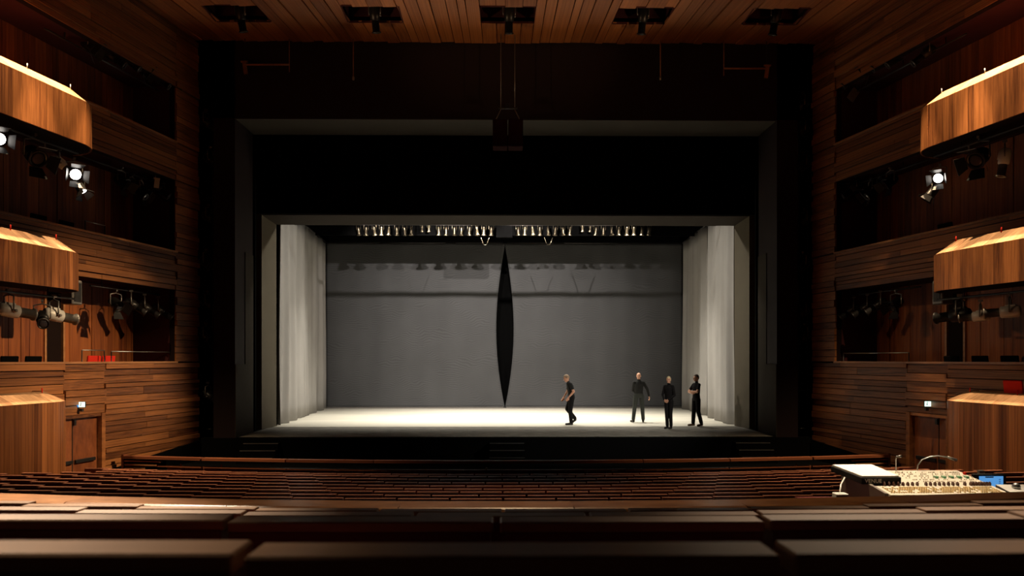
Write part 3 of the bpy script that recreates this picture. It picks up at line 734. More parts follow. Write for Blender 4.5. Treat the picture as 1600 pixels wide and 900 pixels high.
# loops of cable under the row
for i, (px, l) in enumerate(((758, 'left'), (857, 'right'))):
    c = P(px, 375, 29.85)
    tag(MB().tube([c+Vector((-0.16+0.04*t, 0.0, 0.10-0.30*math.sin(PI*t/8)+0.02*math.sin(t*2))) for t in range(9)], 0.009, 6).build('cable_loop', M['brass']), 'loop of cable drooping under the stage lamps %s of the gap' % l, 'cable')

# ---- lamps of the side balconies and boxes
def wp(s, px, py, off):
    Y = wallY(s, px, off)-S0*off/NRM
    return P(px, py, Y)
def pipe_along(s, y0, y1, off, z, label, r=0.022, hang=None):
    root = empty('lighting_pipe', W(s, (y0+y1)/2, off, z), 0, label, 'pipe')
    MB().tube([W(s, y0, off, z)-root.location, W(s, y1, off, z)-root.location], r).build('pipe', M['lamp'], root)
    for t in (0.15, 0.5, 0.85):
        p = W(s, y0+(y1-y0)*t, off, z)-root.location
        MB().tube([p, p+Vector((0, 0, hang or 0.2))], 0.012, 6).build('hanger', M['lamp'], root)
def lab(s, what): return '%s on the %s' % (what, SIDE[s])
for s in (-1, 1):
    sd = SIDE[s]
    pipe_along(s, 12.0, 17.0, 0.62, 6.50, 'lamp pipe slung beneath the topmost balcony on the '+sd, hang=0.11)
    pipe_along(s, 12.0, 16.9, 0.62, 3.45, 'lamp pipe slung beneath the middle balcony on the '+sd, hang=0.15)
    for i, (z0, z1) in enumerate(TIERS):
        pipe_along(s, 17.2 if i else 18.6, 21.2, -0.35, z1-0.12, 'lamp pipe inside the %s wall box on the %s' % (NM3[i], sd), hang=0.16)
IN = lambda s: Vector((-s, 0, 0))
# left, beneath topmost balcony
G3 = 'lamps beneath the topmost balconies'; G2 = 'lamps beneath the middle balconies'
lamp('fresnel', wp(-1, 54, 243, 0.62), (0.75, -0.45, -0.55), 'black barn-door lamp under the topmost left balcony, largest of its pipe', G3, sc=1.05)
lamp('zoom', wp(-1, 93, 254, 0.55), (0.75, 0.35, -0.75), 'round pale lamp beside the bright lit one under the topmost left balcony', G3, sc=0.7)
lamp('fresnel', wp(-1, 116, 271, 0.75), (0.62, -0.70, -0.35), 'glowing white barn-door lamp under the topmost left balcony', G3, lit=True, sc=0.8)
lamp('fresnel', wp(-1, 126, 294, 0.72), (0.55, -0.10, -0.85), 'small lit lamp hanging lowest under the topmost left balcony', G3, lit=True, sc=0.6)
lamp('fresnel', wp(-1, -4, 216, 0.62), (0.7, -0.65, -0.3), 'lit lamp cut by the frame under the topmost left balcony', G3, lit=True, sc=0.8)
# right, beneath topmost balcony
lamp('fresnel', wp(1, 1530, 246, 0.62), (-0.75, -0.45, -0.55), 'black barn-door lamp under the topmost right balcony', G3, sc=1.05)
lamp('fresnel', wp(1, 1468, 277, 0.75), (-0.62, -0.62, -0.35), 'glowing white barn-door lamp under the topmost right balcony', G3, lit=True, sc=0.7)
lamp('fresnel', wp(1, 1457, 300, 0.72), (-0.55, 0.35, -0.85), 'small dark lamp hanging lowest under the topmost right balcony', G3, sc=0.6)
lamp('zoom', wp(1, 1570, 245, 0.62), (-0.15, 0.1, -1), 'pale can lamp pointing straight down under the topmost right balcony', G3, sc=0.8)
# left, beneath middle balcony: pale zoom lamps
lamp('zoom', wp(-1, 14, 485, 0.62), (0.50, 0.85, -0.12), 'pale zoom lamp under the middle left balcony, first of its pipe', G2)
lamp('profile', wp(-1, 66, 497, 0.68), (0.5, -0.8, -0.30), 'black spotlight between the pale lamps under the middle left balcony', G2, sc=0.9)
lamp('zoom', wp(-1, 84, 492, 0.62), (0.50, 0.85, -0.16), 'pale zoom lamp under the middle left balcony, next to the wall loudspeaker', G2)
# right
lamp('profile', wp(1, 1500, 492, 0.62), (-0.55, 0.80, -0.10), 'black can spotlight under the middle right balcony beside pale lamps', G2, sc=1.05)
lamp('zoom', wp(1, 1532, 494, 0.62), (-0.75, 0.60, -0.08), 'pale zoom lamp under the middle right balcony, beside the black can', G2, sc=0.8)
lamp('zoom', wp(1, 1578, 487, 0.62), (-0.75, 0.60, -0.05), 'pale zoom lamp under the middle right balcony, nearest the frame edge', G2, sc=0.9)
# lamps inside the boxes
GB = 'lamps in the side boxes'
for s in (-1, 1):
    sd = SIDE[s]
    mir = (lambda q: q) if s < 0 else (lambda q: 1581-q)
    for i, q in enumerate(((181, 475, 'fresnel'), (205, 475, 'profile'), (226, 480, 'profile'), (247, 484, 'profile'))):
        lamp(q[2], wp(s, mir(q[0]), q[1], -0.30), (-s*0.75, 0.35 if i else -0.3, -0.55), 'black lamp in the lowest wall box on the %s, %s from the balcony' % (sd, nth(i+1)), GB, sc=0.85)
    for i, q in enumerate(((190, 283, 'fresnel'), (207, 293, 'profile'), (221, 298, 'fresnel'), (243, 292, 'profile'), (256, 306, 'profile'))):
        lamp(q[2], wp(s, mir(q[0]), q[1], -0.30), (-s*0.8, -0.1+0.12*i, -0.6), 'black lamp in the middle wall box on the %s, %s from the balcony' % (sd, nth(i+1)), GB, sc=0.85)
    for i, q in enumerate(((140, 72, 'fresnel'), (172, 86, 'profile'), (196, 92, 'profile'), (222, 108, 'fresnel'), (244, 120, 'profile'), (262, 128, 'profile'))):
        if s > 0 and i == 0: q = (131, 82, 'profile')
        lamp(q[2], wp(s, mir(q[0]), q[1], -0.30), (-s*0.8, 0.2, -0.6), 'black lamp in the topmost wall box on the %s, %s from the balcony' % (sd, nth(i+1)), GB, sc=0.85)
c = wp(1, 1333, 148, -0.25)
tag(MB().box((0, 0, 0), (0.22, 0.05, 0.30), (0.3, 0.5, 0.4)).box((0.0, -0.03, 0), (0.12, 0.02, 0.18), (0.3, 0.5, 0.4)).build('lamp_plate', M['lampgrey']), 'grey rectangular plate tilted among the topmost right box lamps', 'lamp plate').location = c
c = wp(-1, 245, 287, -0.12)
tag(MB().box((0, 0, 0), (0.12, 0.03, 0.22), (0, 0.1, 0.4)).box((0, 0, 0.13), (0.16, 0.03, 0.04), (0, 0.1, 0.4)).build('lamp_plate', M['lampwhite']), 'small pale plate among the middle left box lamps', 'lamp plate').location = c
# lamps in the slots beside the proscenium
GS = 'slot lamps beside the proscenium'
for s in (-1, 1):
    sd = SIDE[s]
    r = empty('lamp_ladder', (s*8.52, 22.95, -0.6), 0, 'vertical lamp ladder in the black slot on the %s of the proscenium' % sd, 'ladder')
    for dx in (-0.12, 0.12): MB().tube([(dx, 0, 0), (dx, 0, 11.4)], 0.022, 6).build('pole', M['lamp'], r)
    for q in range(10): MB().tube([(-0.12, 0, 0.8+1.1*q), (0.12, 0, 0.8+1.1*q)], 0.014, 6).build('rung', M['lamp'], r)
    ys = (192, 250, 340, 410, 475, 525, 618) if s < 0 else (165, 204, 258, 346, 414, 488, 526)
    for i, py in enumerate(ys):
        px = (325 if s < 0 else 1256)+(random.Random(i*3+s).uniform(-4, 4))
        k = 'fresnel' if py in (410, 414, 258) else 'profile'
        lamp(k, P(px, py, 22.75), (-s*0.85, -0.15, -0.55 if py != 525 else -1.1), 'dark lamp on the %s proscenium ladder, %s from the top' % (sd, nth(i+1)), GS, sc=0.95)
# lamps in the ceiling recesses
for i, h in enumerate(HOLES):
    lamp('profile', (h+0.02*i, 20.80, 11.16), (-0.12*h/7, 0.28, -1), 'black lamp hanging in the ceiling recess, %s from the left' % nth(i+1), 'ceiling recess lamps', sc=1.0)
# pipes and rods hanging under the proscenium top
for s, px0, px1, py in ((-1, 383, 452, 101), (1, 1198, 1131, 107)):
    a = P(px0, py, 22.2); b = P(px1, py, 22.2)
    r = empty('hanging_pipe', a, 0, 'short brass pipe with bracket hung at the top %s of the proscenium' % SIDE[s], 'pipe')
    MB().tube([(0, 0, 0), b-a], 0.028).build('pipe', M['rail'], r)
    MB().tube([b-a+Vector((0, 0, -0.2)), b-a+Vector((0, 0, 11.05-b.z))], 0.016, 6).build('rod', M['rail'], r)
    MB().box((-s*-0.02, 0, 0.08), (0.20, 0.05, 0.04)).box((0.0, 0, -0.10), (0.10, 0.05, 0.34), (0, s*0.15, 0)).build('bracket', M['rail'], r)
    MB().tube([(0, 0, 0.1), (0, 0, 11.05-a.z)], 0.012, 6).build('rod', M['lamp'], r)
for px, sd in ((552, 'left'), (1032, 'right')):
    a = P(px, 122, 22.2)
    r = empty('hanging_rod', a, 0, 'thin rod with small weight hung below the ceiling %s of the loudspeaker' % sd, 'rod')
    MB().tube([(0, 0, 0), (0, 0, 11.06-a.z)], 0.016, 6).build('rod', M['rail'], r); MB().lathe([(-0.06, 0.02), (-0.05, 0.035), (0.03, 0.035), (0.05, 0.012)], 8).build('weight', M['steel'], r)
# central loudspeaker
a = P(770, 232, 21.8); b = P(817, 190, 21.8); cx = (a.x+b.x)/2
r = empty('loudspeaker', (cx, 21.8, a.z), 0, 'dark red twin loudspeaker box hanging at the centre before the proscenium', 'loudspeaker')
wd = (b.x-a.x)/2; ht = b.z-a.z
for s in (-1, 1):
    MB().box((s*(wd/2+0.006), 0, ht/2), (wd-0.012, 0.5, ht)).build('cabinet', plain('speaker_paint', (0.02, 0.004, 0.004), 0.95, 0, 0.05), r, 0.015)
    MB().tube([(s*wd*0.85, 0, ht), (s*0.19, 0, ht+0.33)], 0.012, 6).build('bridle', M['lampgrey'], r)
    MB().tube([(s*0.19, 0, ht+0.33), (s*0.19, 0, 11.06-a.z)], 0.010, 6).build('cable', M['lampgrey'], r)
MB().tube([(-0.26, 0, ht+0.36), (0.26, 0, ht+0.36)], 0.025, 8).build('spreader_bar', M['lamp'], r)
MB().box((0, 0, ht+0.42), (0.12, 0.10, 0.14)).build('motor', M['lamp'], r)
# wall loudspeakers under the middle balconies
for s, px, py in ((-1, 112, 457), (1, 1473, 457)):
    c = wp(s, px, py, 0.30)
    r = empty('wall_loudspeaker', c, wrot(s), 'pale grey wall loudspeaker at the end of the middle %s balcony' % SIDE[s], 'loudspeaker')
    MB().box((0, 0, 0), (0.30, 0.28, 0.52)).build('cabinet', M['lampgrey'], r, 0.02)
    MB().box((0, s*0.145, 0), (0.20, 0.02, 0.40)).build('grille', M['lamp'], r); MB().box((0.155, 0, 0), (0.01, 0.2, 0.42)).build('grille', M['lamp'], r)
    MB().box((0, -s*0.2, 0), (0.08, 0.2, 0.10)).build('bracket', M['lamp'], r)

# exit signs
for s, px, py in ((-1, 128.5, 632), (1, 1449, 631)):
    c = wp(s, px, py, 0.14)
    r = empty('exit_sign', c, 0, 'small glowing green-white exit sign over the %s door' % SIDE[s], 'sign')
    MB().box((0, 0, 0), (0.05 if False else 0.15, 0.03, 0.125)).build('sign_case', M['lamp'], r)
    MB().box((0, -0.018, 0), (0.135, 0.008, 0.11)).build('sign_face', M['sign'], r)
    if s < 0: MB().box((-0.095, 0.0, 0), (0.04, 0.03, 0.125)).build('sign_side', M['signblue'], r)
    # running figure mark and arrow of the pictogram
    MB().box((-0.02, -0.024, 0.0), (0.02, 0.004, 0.07), (0, 0.3, 0)).box((-0.005, -0.024, -0.02), (0.035, 0.004, 0.012), (0, -0.6, 0)).box((-0.012, -0.024, 0.042), (0.018, 0.004, 0.018)).build('pictogram', M['white'], r)
    MB().tube([(0, 0, 0), W(s, 18, -0.12, 0)-W(s, 18, 0.0, 0)], 0.015, 6).box((-0.02, 0, -0.12), (0.07, 0.07, 0.06)).build('bracket', M['lamp'], r)

# chairs and rails in the boxes
def chair(loc, rz, mat, label, group, hb=0.90):
    r = empty('chair', loc, rz, label, 'chair', group)
    MB().box((0, 0, 0.45), (0.44, 0.42, 0.06)).build('seat', mat, r, 0.015); MB().box((0, 0.20, hb-0.19), (0.44, 0.05, 0.38), (-0.12, 0, 0)).build('backrest', mat, r, 0.015)
    for x in (-0.19, 0.19):
        for y in (-0.18, 0.18): MB().tube([(x, y, 0), (x, y, 0.45 if y < 0 else 0.6)], 0.014, 6).build('leg', M['lamp'], r)
    return r
def boxchair(s, px, tier, off, mat, label, group, hb=0.97):
    Y = wallY(s, px, off); z0 = TIERS[tier][0]-0.9
    return chair(W(s, Y, off, z0), wrot(s)+(PI if s < 0 else 0)*1.0+(0.0), mat, label, group, hb)
GC = 'chairs in the side boxes'
boxchair(-1, 134, 0, -0.55, M['red'], 'red chair in the lowest left box, nearer the dark doorway', GC, 1.05)
boxchair(-1, 157, 0, -0.55, M['red'], 'red chair in the lowest left box, nearer the stage', GC, 1.05)
boxchair(-1, 38, 0, -0.35, M['black'], 'black chair behind the sill of the lowest left box', GC, 1.03)
boxchair(-1, 0, 0, -0.35, M['black'], 'black chair at the frame edge in the lowest left box', GC, 1.03)
boxchair(-1, 46, 1, -0.30, M['black'], 'black chair in the middle left box, nearer the frame edge', GC, 1.05)
boxchair(-1, 90, 1, -0.30, M['black'], 'black chair in the middle left box, nearer the stage', GC, 1.05)
for i, px in enumerate((1500, 1545, 1592)): boxchair(1, px, 0, -0.35, M['black'], 'black chair in the lowest right box, %s from the stage' % nth(i+1), GC, 1.04)
boxchair(1, 1490, 1, -0.30, M['black'], 'black chair in the middle right box behind the sill', GC, 1.05)
c = W(1, wallY(1, 1598, 0.35), 0.35, 0.70); chair(c, wrot(1), M['red'], 'red chair on the lowest right balcony', GC, 1.10)
def boxrail(s, pxa, pxb, tier, h, label):
    a = W(s, wallY(s, pxa, -0.14), -0.14, TIERS[tier][0]); b = W(s, wallY(s, pxb, -0.14), -0.14, TIERS[tier][0])
    r = empty('guard_rail', a, 0, label, 'guard rail')
    u = Vector((0, 0, h)); MB().tube([u, b-a+u], 0.013, 6).build('top_bar', M['steel'], r)
    for q in (Vector((0, 0, 0)), b-a): MB().tube([q-Vector((0, 0, 0.4)), q+u], 0.013, 6).build('upright', M['lamp'], r)
boxrail(-1, 128, 163, 0, 0.27, 'thin metal guard rail in front of the red chairs'); boxrail(-1, 174, 268, 0, 0.25, 'thin metal guard rail at the stage end of the lowest left box')
boxrail(1, 1420, 1318, 0, 0.22, 'thin metal guard rail at the stage end of the lowest right box')
boxrail(-1, 133, 164, 1, 0.27, 'thin metal guard rail on the sill of the middle left box')

# ================================================================ sound desk
TX0, TX1 = P(1302, 770, 7.0).x, P(1660, 770, 7.4).x
r = empty('desk_table', ((TX0+TX1)/2, 7.45, -0.05), 0, 'long dark table carrying the sound mixing console behind the rail', 'table')
MB().box((0, 0, 0.86), (TX1-TX0, 0.95, 0.04)).build('tabletop', M['seat_back'], r)
for x in (-1, 1):
    for y in (-0.42, 0.42): MB().box((x*(TX1-TX0-0.12)/2, y, 0.42), (0.06, 0.06, 0.84)).build('leg', M['lamp'], r)
FL, FR = P(1379, 777, 7.0), P(1572, 768, 7.0); BL, BR = P(1324, 743, 7.9), P(1505, 738, 7.9)
TZ = 0.831; zf = 0.985; zb = 1.085
cxm = (FL.x+BR.x)/2
con = empty('mixing_console', (cxm, 7.45, TZ), 0, 'large cream sound mixing console with sloping panel of faders and knobs', 'mixing console')
W2 = (FR.x-FL.x)/2+0.015
def cp(u, v, h=0.0):                           # point on the panel: u across, v from front 0 to back 1
    return Vector((-W2+2*W2*u, -0.45+0.9*v, zf-TZ+(zb-zf)*v+h))
sl = math.atan2(zb-zf, 0.9)
mb = MB(); mb.quadprism([(-W2, -0.45, 0), (-W2, -0.45, zf-TZ), (-W2, 0.45, zb-TZ), (-W2, 0.45, 0)], [(W2, -0.45, 0), (W2, -0.45, zf-TZ), (W2, 0.45, zb-TZ), (W2, 0.45, 0)])
mb.build('console_body', M['consoleside'], con)
mb = MB(); a, b, c, d = cp(0.02, 0.02), cp(0.985, 0.02), cp(0.985, 0.98), cp(0.02, 0.98); up = Vector((0, 0, 0.012)); mb.quadprism([a, b, c, d], [a+up, b+up, c+up, d+up]); mb.build('panel', M['console'], con)
mb = MB(); a, b, c, d = cp(-0.03, 0.0, -0.14), cp(-0.03, 0, 0.03), cp(-0.03, 1.0, 0.03), cp(-0.03, 1.0, -0.24); q = Vector((0.03, 0, 0)); mb.quadprism([a, b, c, d], [a+q, b+q, c+q, d+q]); mb.build('cheek', M['consoleside'], con)
MB().box((0, -0.47, 0.10), (2*W2+0.1, 0.06, 0.09)).build('arm_rest', M['console'], con, 0.015)
me_f = MB().box((0, 0, 0.014), (0.016, 0.030, 0.026)).box((0, 0, 0.030), (0.012, 0.012, 0.010)).mesh('fader_cap', M['brown'])
fu = [0.10+0.039*i for i in range(8)]+[0.445+0.037*i for i in range(8)]+[0.765]+[0.815+0.022*i for i in range(8)]
for i, u in enumerate(fu):
    inst('fader', me_f, con, cp(u, 0.36, 0.012), (sl, 0, 0))
mbk = MB(); rk = random.Random(3)
for j in range(5):
    for i in range(46):
        if rk.random() < 0.85: mbk.box(cp(0.06+0.0195*i, 0.10+0.045*j, 0.016), (0.011, 0.020, 0.010))
o = mbk.build('key_rows', M['key'], con); o['kind'] = 'stuff'
mbk = MB()
for j in range(6):
    for i in range(40):
        if rk.random() < 0.55: mbk.lathe([(0, 0.006), (0.014, 0.005)], 6, 0, 'Z', cp(0.40+0.0145*i, 0.50+0.075*j, 0.010))
o = mbk.build('knob_rows', M['console'], con); o['kind'] = 'stuff'
me_g = MB().box((0, 0, 0.012), (0.026, 0.05, 0.024)).mesh('green_knob', M['keygreen'])
for i in range(5): inst('meter', me_g, con, cp(0.66+0.065*i, 0.66, 0.006))
MB().box(cp(0.97, 0.80, 0.02), (0.02, 0.03, 0.03)).build('red_button', M['red'], con)
# gooseneck lamps
g0 = P(1433, 738, 7.88)-con.location
gp = [g0, g0+Vector((0.005, 0, 0.07)), g0+Vector((0.05, 0, 0.125)), g0+Vector((0.12, -0.01, 0.155)), g0+Vector((0.20, -0.02, 0.165)), g0+Vector((0.28, -0.03, 0.155)), g0+Vector((0.315, -0.035, 0.145))]
MB().tube(gp, 0.0065, 8).build('gooseneck', M['steel'], con); MB().tube([gp[-2], gp[-1]+Vector((0.06, 0, -0.022))], [0.011, 0.016], 8).build('lamp_head', M['lampgrey'], con)
g1 = P(1400, 738, 7.88)-con.location
MB().tube([g1, g1+Vector((-0.002, 0, 0.13)), g1+Vector((0.0, -0.02, 0.165))], 0.0065, 8).build('gooseneck', M['steel'], con); MB().tube([g1+Vector((0, -0.01, 0.155)), g1+Vector((0.03, -0.05, 0.165))], [0.011, 0.014], 8).build('lamp_head', M['lampgrey'], con)
# black case with white sheets lying on the console
b0 = P(1350, 753, 7.35); b1 = P(1410, 750, 7.35); bw = b1.x-b0.x+0.02
bk = empty('document_case', ((b0.x+b1.x)/2-0.02, 7.34, b0.z-0.020), 0.04, 'black flat case with white papers on top, on the mixing console', 'case')
bm1 = MB(); bm1.quadprism([(-bw/2, 0, 0), (bw/2, 0, 0), (bw/2-0.01, 0.50, 0.05), (-bw/2-0.06, 0.50, 0.05)], [(-bw/2, 0, 0.062), (bw/2, 0, 0.062), (bw/2-0.01, 0.50, 0.105), (-bw/2-0.06, 0.50, 0.105)])
bm1.build('case_body', M['blackpaint'], bk, 0.004)
bm1 = MB(); bm1.quadprism([(-bw/2+0.01, 0.01, 0.064), (bw/2-0.02, 0.01, 0.064), (bw/2-0.03, 0.49, 0.107), (-bw/2-0.05, 0.49, 0.107)], [(-bw/2+0.01, 0.01, 0.076), (bw/2-0.02, 0.01, 0.076), (bw/2-0.03, 0.49, 0.119), (-bw/2-0.05, 0.49, 0.119)])
bm1.build('papers', M['paper'], bk)
tcu = bpy.data.curves.new('lettering', 'FONT'); tcu.body = 'VENUE'; tcu.size = 0.050; tcu.extrude = 0.001; tcu.space_character = 1.05
to = bpy.data.objects.new('lettering_curve', tcu); COL.objects.link(to); bpy.context.view_layer.update()
tm = bpy.data.meshes.new_from_object(to.evaluated_get(bpy.context.evaluated_depsgraph_get())); bpy.data.objects.remove(to)
tm.materials.clear(); tm.materials.append(M['white'])
inst('lettering', tm, bk, (-bw/2+0.03, -0.003, 0.014), (PI/2, 0, 0))
# monitor
m0 = P(1533, 766, 7.75); m1 = P(1567, 744, 7.75)
mo = empty('monitor', ((m0.x+m1.x)/2, 7.75, TZ), 0, 'small black monitor with a bright blue screen beside the console', 'monitor')
mw, mh = m1.x-m0.x, m1.z-m0.z; mz = m0.z-TZ
MB().box((-0.02, 0.02, mz+mh/2), (mw+0.11, 0.04, mh+0.04)).build('bezel', M['blackpaint'], mo, 0.005)
sc_ = MB().box((-0.01, -0.003, mz+mh/2), (mw+0.02, 0.006, mh)).build('screen', M['screen'], mo)
dk = plain('screen_icon', (0.02, 0.06, 0.16), 0.4)
for k in range(5): MB().box((mw/2-0.035, -0.008, mz+mh*0.25+0.018*k), (0.018, 0.003, 0.006)).build('icon', dk, sc_)
MB().box((-0.03, -0.008, mz+mh-0.008), (0.08, 0.003, 0.012)).build('icon', dk, sc_)
MB().box((0, 0.05, mz/2), (0.06, 0.05, mz)).box((0, 0.03, 0.008), (0.2, 0.16, 0.016)).build('stand', M['blackpaint'], mo)
wbx = P(1533, 741, 8.05); tag(MB().box((0, 0, 0), (0.055, 0.04, 0.06)).box((0, 0, 0.034), (0.062, 0.046, 0.01)).build('socket_box', M['white']), 'small white box standing behind the blue monitor', 'box').location = (wbx.x, 8.05, wbx.z)
# trackball unit
k0 = P(1592, 765, 7.3)
kb = empty('trackball_unit', (k0.x, 7.3, k0.z-0.05), 0, 'pale control unit with a round trackball beside the blue monitor', 'trackball')
MB().quadprism([(-0.13, -0.12, 0), (-0.13, -0.12, 0.03), (-0.13, 0.14, 0.075), (-0.13, 0.14, 0)], [(0.2, -0.12, 0), (0.2, -0.12, 0.03), (0.2, 0.14, 0.075), (0.2, 0.14, 0)]).build('unit_body', M['lampwhite'], kb)
MB().lathe([(-0.01, 0.03), (0.01, 0.037), (0.03, 0.035), (0.045, 0.022), (0.05, 0.006)], 12, 0, 'Z', (0.0, 0.04, 0.055)).build('trackball', M['steel'], kb)
MB().box((0, 0, -0.015), (0.3, 0.26, 0.03)).build('foot', M['lamp'], kb)
# power block and cable at the end of the table
p0 = P(1313, 774, 7.1)
r = empty('power_block', (p0.x, 7.1, TZ), 0, 'white power socket block at the table end beside the console', 'power block')
ph_ = p0.z-TZ+0.02
MB().box((0, 0, ph_/2), (0.11, 0.10, ph_)).build('block', M['white'], r, 0.006)
for k in range(3): MB().box((-0.036+0.036*k, -0.052, ph_*0.7), (0.010, 0.004, 0.03)).build('socket', M['lamp'], r)
e0 = P(1318, 765, 7.2); e1 = P(1322, 742, 7.8)
tag(MB().tube([P(1312, 771, 7.12), P(1314, 757, 7.3), P(1320, 746, 7.6), P(1332, 741, 7.75), P(1352, 740.5, 7.8)], 0.007, 6).build('power_cable', M['white']), 'white cable curling from the power block over the console', 'cable')
# ================================================================ people
def skinmat(name, c): return plain(name, c, 0.55, 0, 0.3, 0.05)
M['skin'] = skinmat('skin', (0.78, 0.42, 0.28)); M['cloth_black'] = plain('black_clothes', (0.012, 0.011, 0.012), 0.9, 0, 0.15)
M['cloth_char'] = plain('charcoal_clothes', (0.030, 0.030, 0.030), 0.9, 0, 0.15); M['jeans'] = plain('dark_jeans', (0.055, 0.060, 0.055), 0.9, 0, 0.15)
M['shoe_black'] = plain('black_shoe', (0.012, 0.010, 0.010), 0.5); M['shoe_brown'] = plain('brown_shoe', (0.16, 0.085, 0.045), 0.6)
M['hair_blond'] = plain('blond_hair', (0.85, 0.66, 0.40), 0.6); M['hair_grey'] = plain('greying_hair', (0.42, 0.30, 0.20), 0.7); M['hair_brown'] = plain('brown_hair', (0.07, 0.035, 0.022), 0.6)
M['eye'] = plain('eye', (0.03, 0.02, 0.02), 0.2); M['lip'] = plain('lip', (0.40, 0.12, 0.10), 0.5)
def V(*a): return Vector(a)
def round_cone(mb, a, b, ra, rb, n=10, flat=None):
    a, b = Vector(a), Vector(b); d = (b-a).normalized(); L = (b-a).length
    prof = [(-ra*0.98, ra*0.12), (-ra*0.7, ra*0.71), (0, ra), (L, rb), (L+rb*0.7, rb*0.71), (L+rb*0.98, rb*0.12)]
    mb.tube([a+d*t for t, _ in prof], [q for _, q in prof], n)
def ellipsoid(mb, c, r, R=None, n=14, m=9):
    c = Vector(c); vs = []; fs = []
    for i in range(m+1):
        ph = PI*(0.02+0.96*i/m)
        for k in range(n):
            a = 2*PI*k/n; p = Vector((r[0]*math.sin(ph)*math.cos(a), r[1]*math.sin(ph)*math.sin(a), r[2]*math.cos(ph)))
            vs.append(c+(R @ p if R else p))
    for i in range(m):
        for k in range(n): j = (k+1) % n; fs.append((i*n+k, i*n+j, (i+1)*n+j, (i+1)*n+k))
    fs += [tuple(range(n))[::-1], tuple(range(m*n, m*n+n))]
    mb.add(vs, fs, 0, True)
def person(loc, rz, scale, pose, mats, hair, label, sleeves='long', bald=False):
    """local frame: the figure faces -y; pose gives joint positions in metres for a 1.75 m body."""
    J = dict(pelvis=V(0, 0, .96), chest=V(0, 0, 1.30), neck=V(0, 0.01, 1.47), head=V(0, -.012, 1.625), hyaw=0.0, hpitch=0.0)
    for s, k in ((1, 'l'), (-1, 'r')):
        J['hip'+k] = V(s*.09, 0, .92); J['knee'+k] = V(s*.10, -.01, .50); J['ank'+k] = V(s*.105, .03, .085); J['toe'+k] = V(s*.125, -.14, .035)
        J['sho'+k] = V(s*.160, .005, 1.405); J['elb'+k] = V(s*.205, .04, 1.13); J['wri'+k] = V(s*.22, -.03, .90); J['hand'+k] = V(0, -.25, -1); J['pal'+k] = V(-s, 0, 0)
    J.update(pose)
    mb = MB(); prims = []
    def rc(a, b, ra, rb, t): round_cone(mb, a, b, ra, rb); prims.append((Vector(a), Vector(b), ra, rb, t))
    # torso: lofted elliptical rings along the spine
    sp = [(J['pelvis']+V(0, 0, -.10), .135, .10), (J['pelvis']+V(0, 0, -.02), .165, .118), (J['pelvis'].lerp(J['chest'], .35), .145, .105), (J['pelvis'].lerp(J['chest'], .75), .162, .112),
          (J['chest']+V(0, 0, .05), .170, .118), (J['chest'].lerp(J['neck'], .72), .120, .092), (J['neck']+V(0, 0, -.01), .075, .065)]
    ax = (J['shol']-J['shor']); ax.z = 0; ax.normalize()
    hx = (J['hipl']-J['hipr']); hx.z = 0; hx.normalize()
    vs = []; n = 18
    for i, (c, rx, ry) in enumerate(sp):
        e = hx.lerp(ax, i/6).normalized(); f = V(-e.y, e.x, 0)
        for k in range(n): a = 2*PI*k/n; vs.append(c+e*rx*math.cos(a)+f*ry*math.sin(a))
    fs = [(i*n+k, i*n+(k+1) % n, (i+1)*n+(k+1) % n, (i+1)*n+k) for i in range(6) for k in range(n)]+[tuple(range(n))[::-1], tuple(range(6*n, 7*n))]
    mb.add(vs, fs, 0, True)
    prims.append((J['pelvis']+V(0, 0, -.06), J['pelvis']+V(0, 0, .02), .15, .15, 'pants')); prims.append((J['pelvis']+V(0, 0, .10), J['chest']+V(0, 0, .08), .15, .17, 'shirt'))
    rc(J['neck']+V(0, 0, -.03), J['head']+V(0, .02, -.05), .058, .052, 'skin'); prims[-1] = (prims[-1][0]+V(0, -.01, .0), prims[-1][1], .078, .070, 'skin')
    for k in 'lr':
        rc(J['chest'].lerp(J['neck'], .62), J['sho'+k], .075, .056, 'shirt')
        rc(J['hip'+k], J['knee'+k], .098, .074, 'pants'); rc(J['knee'+k], J['ank'+k]+V(0, 0, .03), .074, .064, 'pants')
        heel = J['ank'+k]+V(0, 0, -.04)+(J['ank'+k]-J['toe'+k]).normalized()*0.03; heel.z = max(heel.z-0.005, .04)
        rc(heel, J['toe'+k], .042, .036, 'shoe'); rc(J['ank'+k], heel, .045, .044, 'shoe')
        mid = J['sho'+k].lerp(J['elb'+k], .62)
        if sleeves == 'short': rc(J['sho'+k], mid, .058, .055, 'shirt'); rc(mid, J['elb'+k], .046, .042, 'skin'); rc(J['elb'+k], J['wri'+k], .042, .028, 'skin')
        else: rc(J['sho'+k], J['elb'+k], .060, .050, 'shirt'); rc(J['elb'+k], J['wri'+k], .048, .036, 'shirt')
        # hand: palm, four fingers, thumb
        d = J['hand'+k].normalized(); nrm = J['pal'+k]; nrm = (nrm-d*nrm.dot(d)).normalized(); sd = d.cross(nrm) * (1 if k == 'l' else -1)
        wr = J['wri'+k]
        for q in (-.022, 0, .022): rc(wr+d*.02+sd*q*.7, wr+d*.085+sd*q, .019, .017, 'skin')
        for q, ln in ((-.030, .062), (-.010, .078), (.010, .084), (.030, .072)):
            b0 = wr+d*.085+sd*q; b1 = b0+d*ln*.55+nrm*.012; b2 = b1+d*ln*.35+nrm*.028
            rc(b0, b1, .0095, .009, 'skin'); rc(b1, b2, .009, .008, 'skin')
        t0 = wr+d*.03+sd*.026; t1 = t0+d*.035+sd*.026+nrm*.012; rc(t0, t1, .012, .010, 'skin'); rc(t1, t1+d*.03+nrm*.012, .010, .009, 'skin')
    # head
    HR = Matrix.Rotation(J['hyaw'], 3, 'Z') @ Matrix.Rotation(J['hpitch'], 3, 'X'); H = J['head']
    def h(*p): return H+HR @ Vector(p)
